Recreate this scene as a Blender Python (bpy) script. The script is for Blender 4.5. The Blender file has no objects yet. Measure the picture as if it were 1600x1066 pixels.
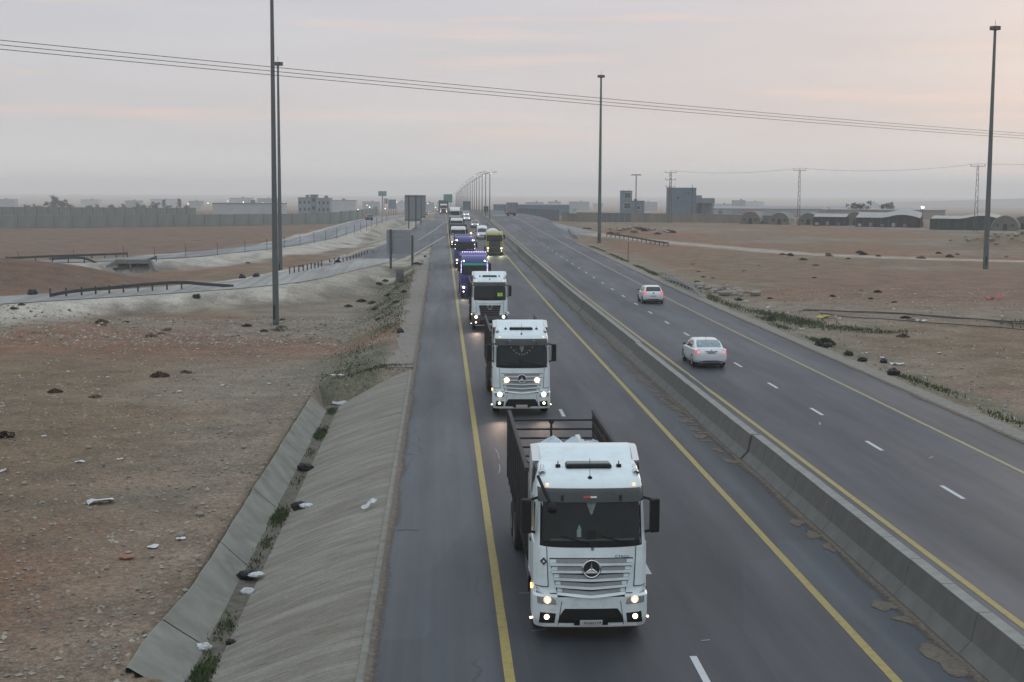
import bpy, bmesh, math, random
import numpy as np
from mathutils import Vector, Matrix
R = math.radians
NTH = ['first', 'second', 'third', 'fourth', 'fifth', 'sixth', 'seventh', 'eighth', 'ninth', 'tenth', 'eleventh', 'twelfth', 'thirteenth', 'fourteenth', 'fifteenth', 'sixteenth', 'seventeenth', 'eighteenth', 'nineteenth', 'twentieth', 'twenty-first', 'twenty-second', 'twenty-third', 'twenty-fourth', 'twenty-fifth', 'twenty-sixth', 'twenty-seventh', 'twenty-eighth', 'twenty-ninth', 'thirtieth']
random.seed(7); rng = np.random.default_rng(7)
SC = bpy.context.scene
COL = SC.collection

# ------------------------------------------------------------------ camera
cd = bpy.data.cameras.new('camera'); cam = bpy.data.objects.new('camera', cd); COL.objects.link(cam)
cd.lens = 50.0; cd.sensor_width = 36.0; cd.clip_start = 0.5; cd.clip_end = 20000
PITCH = math.atan(238 / 2222.22)
cam.matrix_world = Matrix.Translation((-1.348, 0.067, 9.6)) @ (Matrix.Rotation(-0.05, 4, 'Z') @ Matrix.Rotation(R(90) - PITCH, 4, 'X') @ Matrix.Rotation(R(0.28), 4, 'Z'))
SC.camera = cam

# ------------------------------------------------------------------ sky, sun, exposure
SUN_EL, SUN_AZ = R(9), R(36)           # low sun behind the cloud, ahead and to the right
wd = bpy.data.worlds.new('World'); SC.world = wd; wd.use_nodes = True
nt = wd.node_tree; nt.nodes.clear()
def wn(t, **k):
    n = nt.nodes.new(t)
    for a, b in k.items(): setattr(n, a, b)
    return n
out = wn('ShaderNodeOutputWorld'); bgs = wn('ShaderNodeBackground'); bgc = wn('ShaderNodeBackground'); mixs = wn('ShaderNodeMixShader')
sky = wn('ShaderNodeTexSky', sky_type='NISHITA', sun_disc=False, sun_elevation=SUN_EL, sun_rotation=SUN_AZ, air_density=1.5, dust_density=4.0)
nt.links.new(sky.outputs[0], bgs.inputs[0]); bgs.inputs[1].default_value = 0.10
tc = wn('ShaderNodeTexCoord'); sep = wn('ShaderNodeSeparateXYZ'); nt.links.new(tc.outputs['Generated'], sep.inputs[0])
# overcast layer: tone by elevation, streaked by stretched noise
ramp = wn('ShaderNodeValToRGB'); el = ramp.color_ramp
el.elements[0].position = 0.0; el.elements[0].color = (0.71, 0.71, 0.71, 1)
el.elements[1].position = 1.0; el.elements[1].color = (0.99, 1.13, 1.26, 1)
for p_, c_ in ((0.03, (0.67, 0.665, 0.665)), (0.06, (0.64, 0.622, 0.64)), (0.10, (0.615, 0.618, 0.655)), (0.15, (0.60, 0.61, 0.69)), (0.35, (0.72, 0.78, 0.87)), (0.65, (0.90, 1.0, 1.10))):
    e = el.elements.new(p_); e.color = c_ + (1,)
nt.links.new(sep.outputs[2], ramp.inputs[0])
mp = wn('ShaderNodeMapping'); mp.inputs['Scale'].default_value = (2.0, 2.0, 17.0); nt.links.new(tc.outputs['Generated'], mp.inputs[0])
nz = wn('ShaderNodeTexNoise'); nz.inputs['Scale'].default_value = 1.6; nz.inputs['Detail'].default_value = 7; nz.inputs['Roughness'].default_value = 0.58
nt.links.new(mp.outputs[0], nz.inputs['Vector'])
st = wn('ShaderNodeMapRange'); st.inputs[1].default_value = 0.32; st.inputs[2].default_value = 0.72; st.inputs[3].default_value = 0.945; st.inputs[4].default_value = 1.055
nt.links.new(nz.outputs['Fac'], st.inputs[0])
mul = wn('ShaderNodeMixRGB', blend_type='MULTIPLY'); mul.inputs[0].default_value = 1.0
nt.links.new(ramp.outputs[0], mul.inputs[1]); nt.links.new(st.outputs[0], mul.inputs[2])
# thin warm breaks in the cloud deck
mp2 = wn('ShaderNodeMapping'); mp2.inputs['Scale'].default_value = (3.0, 3.0, 52.0); mp2.inputs['Location'].default_value = (4.3, 1.7, 2.4); nt.links.new(tc.outputs['Generated'], mp2.inputs[0])
nz2 = wn('ShaderNodeTexNoise'); nz2.inputs['Scale'].default_value = 1.5; nz2.inputs['Detail'].default_value = 5; nt.links.new(mp2.outputs[0], nz2.inputs['Vector'])
br = wn('ShaderNodeMapRange'); br.inputs[1].default_value = 0.54; br.inputs[2].default_value = 0.80; br.inputs[3].default_value = 0.0; br.inputs[4].default_value = 0.8
nt.links.new(nz2.outputs['Fac'], br.inputs[0])
warm = wn('ShaderNodeMixRGB'); warm.inputs[2].default_value = (0.86, 0.68, 0.61, 1)
nt.links.new(br.outputs[0], warm.inputs[0]); nt.links.new(mul.outputs[0], warm.inputs[1])
# soft glow where the low sun stands behind the cloud
dt = wn('ShaderNodeVectorMath', operation='DOT_PRODUCT'); nt.links.new(tc.outputs['Generated'], dt.inputs[0]); dt.inputs[1].default_value = (math.sin(SUN_AZ) * math.cos(SUN_EL), math.cos(SUN_AZ) * math.cos(SUN_EL), math.sin(SUN_EL))
gl = wn('ShaderNodeMapRange', interpolation_type='SMOOTHSTEP'); gl.inputs[1].default_value = 0.62; gl.inputs[2].default_value = 1.0; gl.inputs[3].default_value = 0.0; gl.inputs[4].default_value = 1.0; nt.links.new(dt.outputs['Value'], gl.inputs[0])
glc = wn('ShaderNodeMixRGB', blend_type='ADD'); nt.links.new(gl.outputs[0], glc.inputs[0]); nt.links.new(warm.outputs[0], glc.inputs[1]); glc.inputs[2].default_value = (0.040, 0.020, 0.020, 1)
nt.links.new(glc.outputs[0], bgc.inputs[0]); bgc.inputs[1].default_value = 1.0
mixs.inputs[0].default_value = 0.93
nt.links.new(bgs.outputs[0], mixs.inputs[1]); nt.links.new(bgc.outputs[0], mixs.inputs[2]); nt.links.new(mixs.outputs[0], out.inputs[0])
sl = bpy.data.lights.new('sun', 'SUN'); sl.energy = 0.5; sl.angle = R(25); sl.color = (1.0, 0.86, 0.76)
so = bpy.data.objects.new('sun', sl); COL.objects.link(so)
sdir = Vector((math.sin(SUN_AZ) * math.cos(SUN_EL), math.cos(SUN_AZ) * math.cos(SUN_EL), math.sin(SUN_EL)))
so.rotation_euler = (-sdir).to_track_quat('-Z', 'Y').to_euler()
SC.view_settings.view_transform = 'Standard'; SC.view_settings.look = 'None'; SC.view_settings.gamma = 1.0
SC.view_settings.exposure = 0.0; SC.view_settings.use_curve_mapping = False
SC.render.engine = 'CYCLES'
SC.cycles.use_denoising = True; SC.cycles.max_bounces = 6; SC.cycles.volume_bounces = 2; SC.cycles.sample_clamp_indirect = 4.0

# ------------------------------------------------------------------ materials
MATS = {}
def mat(name, col, rough=0.7, spec=0.4, metal=0.0, var=0.12, scale=4.0, bump=0.0, emit=None, estr=0.0, coat=0.0, grime=None, gs=1.5):
    if name in MATS: return MATS[name]
    m = bpy.data.materials.new(name); m.use_nodes = True; n = m.node_tree; b = n.nodes['Principled BSDF']; L = n.links.new
    b.inputs['Roughness'].default_value = rough; b.inputs['Specular IOR Level'].default_value = spec; b.inputs['Metallic'].default_value = metal
    b.inputs['Coat Weight'].default_value = coat; b.inputs['Coat Roughness'].default_value = 0.08
    tc = n.nodes.new('ShaderNodeTexCoord'); nz = n.nodes.new('ShaderNodeTexNoise')
    nz.inputs['Scale'].default_value = scale; nz.inputs['Detail'].default_value = 5; L(tc.outputs['Object'], nz.inputs['Vector'])
    mr = n.nodes.new('ShaderNodeMapRange'); mr.inputs[1].default_value = 0.25; mr.inputs[2].default_value = 0.75
    mr.inputs[3].default_value = 1 - var; mr.inputs[4].default_value = 1 + var; L(nz.outputs['Fac'], mr.inputs[0])
    mx = n.nodes.new('ShaderNodeMixRGB'); mx.blend_type = 'MULTIPLY'; mx.inputs[0].default_value = 1; mx.inputs[1].default_value = (*col, 1); L(mr.outputs[0], mx.inputs[2])
    last = mx.outputs[0]
    if grime:
        n2 = n.nodes.new('ShaderNodeTexNoise'); n2.inputs['Scale'].default_value = gs; n2.inputs['Detail'].default_value = 8; n2.inputs['Roughness'].default_value = 0.7; L(tc.outputs['Object'], n2.inputs['Vector'])
        r2 = n.nodes.new('ShaderNodeMapRange'); r2.inputs[1].default_value = 0.48; r2.inputs[2].default_value = 0.78; r2.inputs[3].default_value = 0; r2.inputs[4].default_value = grime[3]; L(n2.outputs['Fac'], r2.inputs[0])
        m2 = n.nodes.new('ShaderNodeMixRGB'); L(r2.outputs[0], m2.inputs[0]); L(last, m2.inputs[1]); m2.inputs[2].default_value = (*grime[:3], 1); last = m2.outputs[0]
    L(last, b.inputs['Base Color'])
    if bump:
        bp = n.nodes.new('ShaderNodeBump'); bp.inputs['Strength'].default_value = bump; bp.inputs['Distance'].default_value = 0.02; L(nz.outputs['Fac'], bp.inputs['Height']); L(bp.outputs[0], b.inputs['Normal'])
    if emit:
        b.inputs['Emission Color'].default_value = (*emit, 1); b.inputs['Emission Strength'].default_value = estr
    MATS[name] = m; return m

# ------------------------------------------------------------------ terrain heights (x across the road, y along it)
#@TERRAIN
_zs = np.arange(-60, 9000, 10.0)
_zk = [(-60, 0), (120, 0), (200, .45), (270, 1.0), (330, 1.6), (390, 1.85), (450, 1.5), (600, .2), (760, -1.6), (1000, -5), (1660, -13), (3000, -22), (9000, -30)]
_zv = np.interp(_zs, [k[0] for k in _zk], [k[1] for k in _zk])
_kern = np.hanning(9); _kern /= _kern.sum()
_zv = np.convolve(np.pad(_zv, 4, mode='edge'), _kern, mode='valid')
def zr(y): return np.interp(y, _zs, _zv)
_rg = np.random.default_rng(11).random((256, 256))
def vnoise(x, y):
    x = np.asarray(x, float); y = np.asarray(y, float)
    xi = np.floor(x).astype(int); yi = np.floor(y).astype(int); fx = x - xi; fy = y - yi
    fx = fx * fx * (3 - 2 * fx); fy = fy * fy * (3 - 2 * fy)
    g = lambda a, b: _rg[a % 256, b % 256]
    return (g(xi, yi) * (1 - fx) + g(xi + 1, yi) * fx) * (1 - fy) + (g(xi, yi + 1) * (1 - fx) + g(xi + 1, yi + 1) * fx) * fy
def fbm(x, y, o=4):
    r = 0; a = .5
    for i in range(o): r = r + a * (vnoise(x * 2 ** i + i * 17.3, y * 2 ** i + i * 9.1) - .5); a *= .5
    return r
def sm(a, b, v):
    t = np.clip((np.asarray(v, float) - a) / (b - a), 0, 1); return t * t * (3 - 2 * t)
RAMP = [(-66, 108, -.9), (-53, 118.5, -.75), (-41, 130, -.6), (-32, 139.5, -.6), (-24.5, 147, -.5), (-19.4, 156, -.4), (-15.3, 173, -.2), (-11.2, 191, .1), (-8.2, 215, .42), (-5.4, 250, .78), (-3.4, 300, 1.25), (-2.4, 360, 1.7)]
FRONT = [(-90, 190, -1.3), (-62, 203, -1.1), (-44.6, 217, -1.0), (-38.5, 232, -.9), (-31.5, 251, -.6), (-25.2, 283, .0), (-22, 330, .8), (-18.5, 386, 1.3), (-15, 450, .9), (-12, 560, -.8)]
TRACK = [(29, 296, .5), (36.5, 272, .15), (45, 249, -.1), (55, 222, -.25), (67, 209, -.3), (82, 199, -.3), (110, 190, -.3), (150, 184, -.3)]
SHEDROAD = [(52, 452, -.2), (80, 436, -.3), (102, 408, -.3), (118, 370, -.35), (131, 343, -.4), (160, 315, -.4), (220, 290, -.4)]
SIDE = [(17.5, 440, 1.68), (19.5, 380, 1.72), (22.5, 345, 1.45), (26.5, 308, .8), (29, 296, .5)]
def dense(pl, step=2.0):
    p = np.array(pl, float); q = []
    for i in range(len(p) - 1):          # Catmull-Rom
        p0 = p[max(i - 1, 0)]; p1 = p[i]; p2 = p[i + 1]; p3 = p[min(i + 2, len(p) - 1)]
        n = max(2, int(np.linalg.norm(p2 - p1) / step))
        for k in range(n):
            t = k / n
            q.append(.5 * (2 * p1 + (p2 - p0) * t + (2 * p0 - 5 * p1 + 4 * p2 - p3) * t * t + (3 * p1 - p0 - 3 * p2 + p3) * t ** 3))
    q.append(p[-1]); return np.array(q)
def near(pl, x, y):
    """distance to the polyline and the polyline's height there"""
    d = np.full(np.shape(x), 1e9); z = np.zeros(np.shape(x))
    for k in range(len(pl)):
        e = np.hypot(x - pl[k, 0], y - pl[k, 1]); m = e < d
        d = np.where(m, e, d); z = np.where(m, pl[k, 2], z)
    return d, z
D_RAMP, D_FRONT, D_TRACK, D_SHED, D_SIDE = [dense(p, 2.5) for p in (RAMP, FRONT, TRACK, SHEDROAD, SIDE)]
def terrain(x, y):
    x = np.asarray(x, float); y = np.asarray(y, float); rz = zr(y)
    far = np.where(y < 420, -.3, rz - 2.05)
    right = far + np.where(y < 420, .0, 0)
    fl = np.interp(y, [0, 60, 100, 118, 150, 185, 205, 235, 300, 380, 420], [-.72, -.85, -1.35, -1.75, -1.9, -2.4, -2.3, -1.4, -.9, -.8, -.5])
    left = np.where(y < 420, fl, rz - 2.25)
    z = np.where(x > 9, right, left)
    # verge next to the carriageways
    zs = rz - .05
    vr = sm(21.9, 25.5, x); z = np.where(x > 9, zs * (1 - vr) + z * vr, z)
    vl = sm(-4.1, -8.8, x) if False else sm(4.1, 8.8, -x)
    z = np.where(x <= 9, zs * (1 - vl) + z * vl, z)
    # the lined channel: ground is cut below its lining
    ch = (x > -7.75) & (x < -2.9) & (y < 75.5) & ((x > -7.0) | (y > 29.9))
    z = np.where(ch, -1.9, z)
    z = np.where((x <= -7.0) & (x > -7.75) & (y <= 29.9), -.62 - .25 * (x + 7.75), z)
    fe = (x <= -7.75) & (y < 75.5)
    z = np.where(fe, np.where(x > -9.5, -.70 + (x + 7.75) * .04, z), z)
    # bumps
    amp = np.clip((np.abs(x - 9) - 14) / 8, 0, 1)
    z = z + amp * (fbm(x / 7, y / 7) * .28 + fbm(x / 1.7 + 40, y / 1.7) * .10)
    # mound of red soil between the two side roads
    mh = np.interp(-x, [34, 36, 40, 45, 52, 62, 90], [0, .3, 1.6, 2.7, 3.5, 3.9, 3.6])
    z = z + mh * np.exp(-((y - 168) / 15) ** 2) * (1 + .12 * fbm(x / 5, y / 5))
    # rubble heap on the right
    z = z + np.exp(-((x - 101) / 9) ** 2 - ((y - 252) / 13) ** 2) * (2.4 + 1.4 * fbm(x / 2.3, y / 2.3))
    # soil bank in front of the right hand wall
    z = z + np.exp(-((x - 41) / 9) ** 2 - ((y - 318) / 12) ** 2) * (1.3 + .9 * fbm(x / 2.0, y / 2.0))
    for pl, w, soft in ((D_FRONT, 4.3, 6), (D_RAMP, 4.6, 7), (D_TRACK, 2.2, 5), (D_SHED, 3.4, 6), (D_SIDE, 4.5, 5)):
        x0, x1, y0, y1 = pl[:, 0].min() - 14, pl[:, 0].max() + 14, pl[:, 1].min() - 14, pl[:, 1].max() + 14
        m = (x > x0) & (x < x1) & (y > y0) & (y < y1)
        if not np.any(m): continue
        d, pz = near(pl, np.where(m, x, 1e6), np.where(m, y, 1e6))
        k = 1 - sm(w, w + soft, d); z = np.where(m, z * (1 - k) + (pz - .07) * k, z)
    # a hollow through the frontage road bank for the culvert
    cx, cy = -45.6, 205.6
    z = np.where((np.hypot((x - cx) / 3.3, (y - cy + 4.5) / 8.5) < 1) & (y < 207.5), np.minimum(z, -2.75), z)
    # bed under the carriageways
    z = np.where((x > -2.7) & (x < 21.6), rz - .45, z)
    return z
#@END
def gz(x, y): return float(terrain(np.array([x]), np.array([y]))[0])

# ------------------------------------------------------------------ mesh helpers
class B:
    def __init__(s): s.v = []; s.f = []
    def add(s, vs, fs):
        o = len(s.v); s.v += [tuple(p) for p in vs]; s.f += [tuple(i + o for i in q) for q in fs]; return s
    def box(s, x0, x1, y0, y1, z0, z1):
        return s.add([(x0, y0, z0), (x1, y0, z0), (x1, y1, z0), (x0, y1, z0), (x0, y0, z1), (x1, y0, z1), (x1, y1, z1), (x0, y1, z1)],
                     [(0, 3, 2, 1), (4, 5, 6, 7), (0, 1, 5, 4), (1, 2, 6, 5), (2, 3, 7, 6), (3, 0, 4, 7)])
    def bar(s, a, b, w, h=None, up=(0, 0, 1)):
        a = Vector(a); b = Vector(b); d = (b - a).normalized(); u = Vector(up)
        if abs(d.dot(u)) > .95: u = Vector((0, 1, 0))
        r = d.cross(u).normalized(); u = r.cross(d).normalized(); h = h or w; vs = []
        for p in (a, b):
            for i, j in ((-1, -1), (1, -1), (1, 1), (-1, 1)): vs.append(p + r * i * w / 2 + u * j * h / 2)
        return s.add(vs, [(0, 1, 2, 3), (7, 6, 5, 4), (0, 4, 5, 1), (1, 5, 6, 2), (2, 6, 7, 3), (3, 7, 4, 0)])
    def tube(s, pts, r, n=8, cap=True):
        pts = [Vector(p) for p in pts]; rr = r if isinstance(r, (list, tuple)) else [r] * len(pts); vs = []; fs = []
        for i, p in enumerate(pts):
            d = (pts[min(i + 1, len(pts) - 1)] - pts[max(i - 1, 0)]).normalized(); u = Vector((0, 0, 1)) if abs(d.z) < .9 else Vector((0, 1, 0))
            a = d.cross(u).normalized(); b = a.cross(d).normalized()
            for k in range(n):
                t = 2 * math.pi * k / n; vs.append(p + (a * math.cos(t) + b * math.sin(t)) * rr[i])
        for i in range(len(pts) - 1):
            for k in range(n): fs.append((i * n + k, i * n + (k + 1) % n, (i + 1) * n + (k + 1) % n, (i + 1) * n + k))
        if cap: fs += [tuple(range(n))[::-1], tuple(range((len(pts) - 1) * n, len(pts) * n))]
        return s.add(vs, fs)
    def prism(s, poly, axis, a, b):
        n = len(poly); vs = []
        for t in (a, b):
            for p, q in poly: vs.append((t, p, q) if axis == 'x' else (p, t, q) if axis == 'y' else (p, q, t))
        return s.add(vs, [tuple(range(n)), tuple(range(2 * n - 1, n - 1, -1))] + [(i, n + i, n + (i + 1) % n, (i + 1) % n) for i in range(n)])
    def grid(s, P, closed_u=False):
        """P[i][j] rows of points"""
        nu = len(P); nv = len(P[0]); vs = [p for row in P for p in row]; fs = []
        for i in range(nu - (0 if closed_u else 1)):
            for j in range(nv - 1):
                k = (i + 1) % nu; fs.append((i * nv + j, k * nv + j, k * nv + j + 1, i * nv + j + 1))
        return s.add(vs, fs)
    def lathe(s, prof, axis='x', n=20, c=(0, 0, 0)):
        P = []
        for k in range(n):
            t = 2 * math.pi * k / n; row = []
            for a, r in prof:
                p = (a, r * math.cos(t), r * math.sin(t)) if axis == 'x' else (r * math.cos(t), a, r * math.sin(t)) if axis == 'y' else (r * math.cos(t), r * math.sin(t), a)
                row.append((p[0] + c[0], p[1] + c[1], p[2] + c[2]))
            P.append(row)
        return s.grid(P, True)
def mesh(name, b, m, parent=None, loc=None, smooth=None, bevel=0, seg=2, fix=True):
    me = bpy.data.meshes.new(name); me.from_pydata(b.v, [], b.f)
    if fix:
        bm = bmesh.new(); bm.from_mesh(me); bmesh.ops.recalc_face_normals(bm, faces=bm.faces); bm.to_mesh(me); bm.free()
    me.materials.append(m); return link(name, me, parent, loc, smooth, bevel, seg)
def link(name, me, parent=None, loc=None, smooth=None, bevel=0, seg=2):
    o = bpy.data.objects.new(name, me); COL.objects.link(o)
    if parent: o.parent = parent
    if loc: o.location = loc
    if smooth is not None:
        me.polygons.foreach_set('use_smooth', [True] * len(me.polygons))
        if smooth < 180: me.set_sharp_from_angle(angle=R(smooth))
    if bevel:
        q = o.modifiers.new('bevel', 'BEVEL'); q.width = bevel; q.segments = seg; q.limit_method = 'ANGLE'; q.angle_limit = R(35)
    return o
def tag(o, label, cat, group=None):
    o['label'] = label; o['category'] = cat
    if group: o['group'] = group
    return o
def thing(name, label, cat, loc=(0, 0, 0), rz=0, group=None):
    o = bpy.data.objects.new(name, None); COL.objects.link(o); o.location = loc; o.rotation_euler = (0, 0, rz); o.empty_display_size = .1
    return tag(o, label, cat, group)
def kind(o, k): o['kind'] = k; return o
def copy_tree(o, parent=None):
    c = o.copy(); COL.objects.link(c); c.parent = parent
    for ch in list(o.children): copy_tree(ch, c)
    return c
def text_mesh(name, body, size, m, parent, M, font_scale=(1, 1)):
    cu = bpy.data.curves.new(name, 'FONT'); cu.body = body; cu.size = size; cu.align_x = 'CENTER'; cu.align_y = 'CENTER'; cu.extrude = .002
    t = bpy.data.objects.new(name, cu); COL.objects.link(t); dg = bpy.context.evaluated_depsgraph_get()
    me = bpy.data.meshes.new_from_object(t.evaluated_get(dg)); bpy.data.objects.remove(t); bpy.data.curves.remove(cu)
    me.transform(Matrix.Diagonal((font_scale[0], font_scale[1], 1, 1))); me.transform(M); me.materials.clear(); me.materials.append(m)
    return link(name, me, parent)
FRONTM = Matrix.Rotation(R(90), 4, 'X')       # text standing up, read from -y

# ------------------------------------------------------------------ ground sheet
def node_ground():
    m = bpy.data.materials.new('soil'); m.use_nodes = True; n = m.node_tree; b = n.nodes['Principled BSDF']; L = n.links.new
    b.inputs['Roughness'].default_value = .95; b.inputs['Specular IOR Level'].default_value = .15
    at = n.nodes.new('ShaderNodeVertexColor'); at.layer_name = 'col'
    tc = n.nodes.new('ShaderNodeTexCoord')
    def noise(sc, det=6, ro=.6, vec=None):
        q = n.nodes.new('ShaderNodeTexNoise'); q.inputs['Scale'].default_value = sc; q.inputs['Detail'].default_value = det; q.inputs['Roughness'].default_value = ro; L(vec or tc.outputs['Object'], q.inputs['Vector']); return q.outputs['Fac']
    def rng_(f, a, bb, c, d):
        q = n.nodes.new('ShaderNodeMapRange'); q.inputs[1].default_value = a; q.inputs[2].default_value = bb; q.inputs[3].default_value = c; q.inputs[4].default_value = d; L(f, q.inputs[0]); return q.outputs[0]
    def mulc(c, f):
        q = n.nodes.new('ShaderNodeMixRGB'); q.blend_type = 'MULTIPLY'; q.inputs[0].default_value = 1; L(c, q.inputs[1]); L(f, q.inputs[2]); return q.outputs[0]
    def mixc(f, c, col):
        q = n.nodes.new('ShaderNodeMixRGB'); L(f, q.inputs[0]); L(c, q.inputs[1]); q.inputs[2].default_value = (*col, 1); return q.outputs[0]
    c = mulc(at.outputs['Color'], rng_(noise(.35, 8, .65), .3, .7, .68, 1.32))
    c = mulc(c, rng_(noise(5, 9, .88), .34, .66, .30, 1.75))
    c = mixc(rng_(noise(.9, 6), .58, .74, 0, .45), c, (.060, .047, .038))
    v = n.nodes.new('ShaderNodeTexVoronoi'); v.inputs['Scale'].default_value = 6.0; v.inputs['Randomness'].default_value = 1; L(tc.outputs['Object'], v.inputs['Vector'])
    w = n.nodes.new('ShaderNodeTexVoronoi'); w.inputs['Scale'].default_value = 2.1; L(tc.outputs['Object'], w.inputs['Vector'])
    big = noise(.22, 4)
    s1 = n.nodes.new('ShaderNodeMath'); s1.operation = 'MULTIPLY'; L(rng_(v.outputs['Distance'], .14, .30, 1, 0), s1.inputs[0]); L(rng_(big, .42, .62, .1, .85), s1.inputs[1])
    c = mixc(s1.outputs[0], c, (.28, .25, .20))
    c = mixc(rng_(w.outputs['Distance'], .05, .11, .8, 0), c, (.36, .335, .285))
    c = mixc(rng_(noise(11, 4), .60, .68, 0, .75), c, (.03, .026, .022))
    L(c, b.inputs['Base Color'])
    bp = n.nodes.new('ShaderNodeBump'); bp.inputs['Strength'].default_value = .9; bp.inputs['Distance'].default_value = .05; L(noise(7, 8, .75), bp.inputs['Height']); L(bp.outputs[0], b.inputs['Normal'])
    return m
def build_ground():
    ys = list(np.arange(12, 60, .5)); y = 60.
    while y < 7500: ys.append(y); y += max(.5, y * .0095)
    ys = np.array(ys)
    def side(start, sign):
        o = [start]; v = start
        while abs(v) < 3600:
            st_ = max(.33, (abs(v) - 10) * .022 if abs(v) > 10 else .33); v += sign * st_; o.append(v)
        return o
    xl = side(-2.95, -1)[::-1]; xr = side(21.75, 1)
    xs = np.array(xl + [-2.6, 3., 9., 15., 21.5] + xr)
    X, Y = np.meshgrid(xs, ys); Z = terrain(X, Y)
    nx, ny = len(xs), len(ys)
    v = np.stack([X, Y, Z], -1).reshape(-1, 3)
    idx = np.arange(nx * ny).reshape(ny, nx)
    f = np.stack([idx[:-1, :-1], idx[:-1, 1:], idx[1:, 1:], idx[1:, :-1]], -1).reshape(-1, 4)
    me = bpy.data.meshes.new('ground'); me.vertices.add(len(v)); me.vertices.foreach_set('co', v.ravel())
    me.loops.add(f.size); me.loops.foreach_set('vertex_index', f.ravel()); me.polygons.add(len(f)); me.polygons.foreach_set('loop_start', np.arange(0, f.size, 4)); me.polygons.foreach_set('loop_total', np.full(len(f), 4)); me.update()
    # soil kinds
    x, y = X.ravel(), Y.ravel()
    dirt = np.array([.158, .114, .073]); red = np.array([.184, .098, .059]); pale = np.array([.385, .362, .312]); grey = np.array([.190, .163, .124]); green = np.array([.085, .094, .056])
    n1 = fbm(x / 23 + 5, y / 23, 5) * 2; n2 = fbm(x / 6 + 50, y / 6, 4) * 2
    c = np.repeat(dirt[None], len(x), 0)
    def mixin(w, col):
        nonlocal c; w = np.clip(w, 0, 1)[:, None]; c = c * (1 - w) + col * w
    mixin(sm(-.1, .35, n1 + .35 * n2) * .9, red)
    mixin(sm(.05, .5, fbm(x / 15 + 90, y / 15 + 31, 4) * 2) * .75, grey)
    L_ = x < 9
    mixin(np.where(L_, (1 - sm(9, 17, -x + n2 * 3)) * .7, 0), grey)
    mixin(np.where(L_ & (y > 70), (1 - sm(12, 22, -x + n2 * 4)) * .75, 0), grey)
    mixin(np.where(L_, sm(86, 97, y + n2 * 4) * (1 - sm(104, 112, y + .28 * (-x - 20) * -1 + n2 * 4)) * .85, 0), red)
    # pale graded banks of the side roads
    for pl, a0, a1 in ((D_RAMP, 6.5, 12.5), (D_FRONT, 8, 13)):
        m = (x > pl[:, 0].min() - 20) & (x < pl[:, 0].max() + 20) & (y > pl[:, 1].min() - 20) & (y < pl[:, 1].max() + 20)
        d, _ = near(pl, np.where(m, x, 1e6), np.where(m, y, 1e6)); d = d + n2 * 4
        mixin(np.where(m, (1 - sm(a0, a1, d)) * np.where(x > -17, .6, .97), 0), pale)
        mixin(np.where(m, sm(6, 8, d) * (1 - sm(11, 15, d)) * sm(.05, .3, n2) * .55, 0), np.array([.10, .095, .085]))
    mixin(np.where(L_ & (x < -34), np.exp(-((y - 168) / 19) ** 2) * 1.4 * sm(33, 38, -x), 0), np.array([.128, .080, .055]))
    mixin(np.where(L_ & (y > 235) & (x < -34), .85, 0), np.array([.150, .098, .070]))
    # right field
    Rr = x > 21
    mixin(np.where(Rr, (1 - sm(24, 31, x + n2 * 4)) * .7, 0), grey)
    mixin(np.where(Rr, np.exp(-((y - 118 - (x - 30) * -.35) / 10) ** 2) * .7, 0), grey)
    mixin(np.where(Rr & (y < 175), sm(30, 45, x) * sm(112, 135, y) * .8, 0), np.array([.166, .102, .072]))
    mixin(np.where(Rr & (y > 225) & (y < 420), sm(.0, .3, n1) * .5, 0), red)
    for pl, a0, a1 in ((D_TRACK, 2.2, 4.5), (D_SHED, 6, 10)):
        m = (x > pl[:, 0].min() - 20) & (x < pl[:, 0].max() + 20) & (y > pl[:, 1].min() - 20) & (y < pl[:, 1].max() + 20)
        d, _ = near(pl, np.where(m, x, 1e6), np.where(m, y, 1e6))
        mixin(np.where(m, (1 - sm(a0, a1, d + n2 * 1.5)) * (.75 if pl is D_TRACK else .35), 0), pale * .9)
    # thin green growth by the shoulders
    mixin(np.where(L_ & (y > 70) & (y < 185), sm(4.2, 5, -x) * (1 - sm(8, 11, -x + n2 * 2)) * sm(-.15, .25, n2) * .75, 0), green)
    mixin(np.where(Rr & (y < 300), .8 * sm(22, 22.8, x) * (1 - sm(24, 26, x + n2 * 1.5)) * sm(-.25, .15, n2) * .7, 0), green)
    ca = me.color_attributes.new('col', 'FLOAT_COLOR', 'POINT'); ca.data.foreach_set('color', np.concatenate([c, np.ones((len(c), 1))], 1).ravel())
    me.materials.append(node_ground()); o = link('ground', me, smooth=180); kind(o, 'structure'); return o
build_ground()

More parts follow.
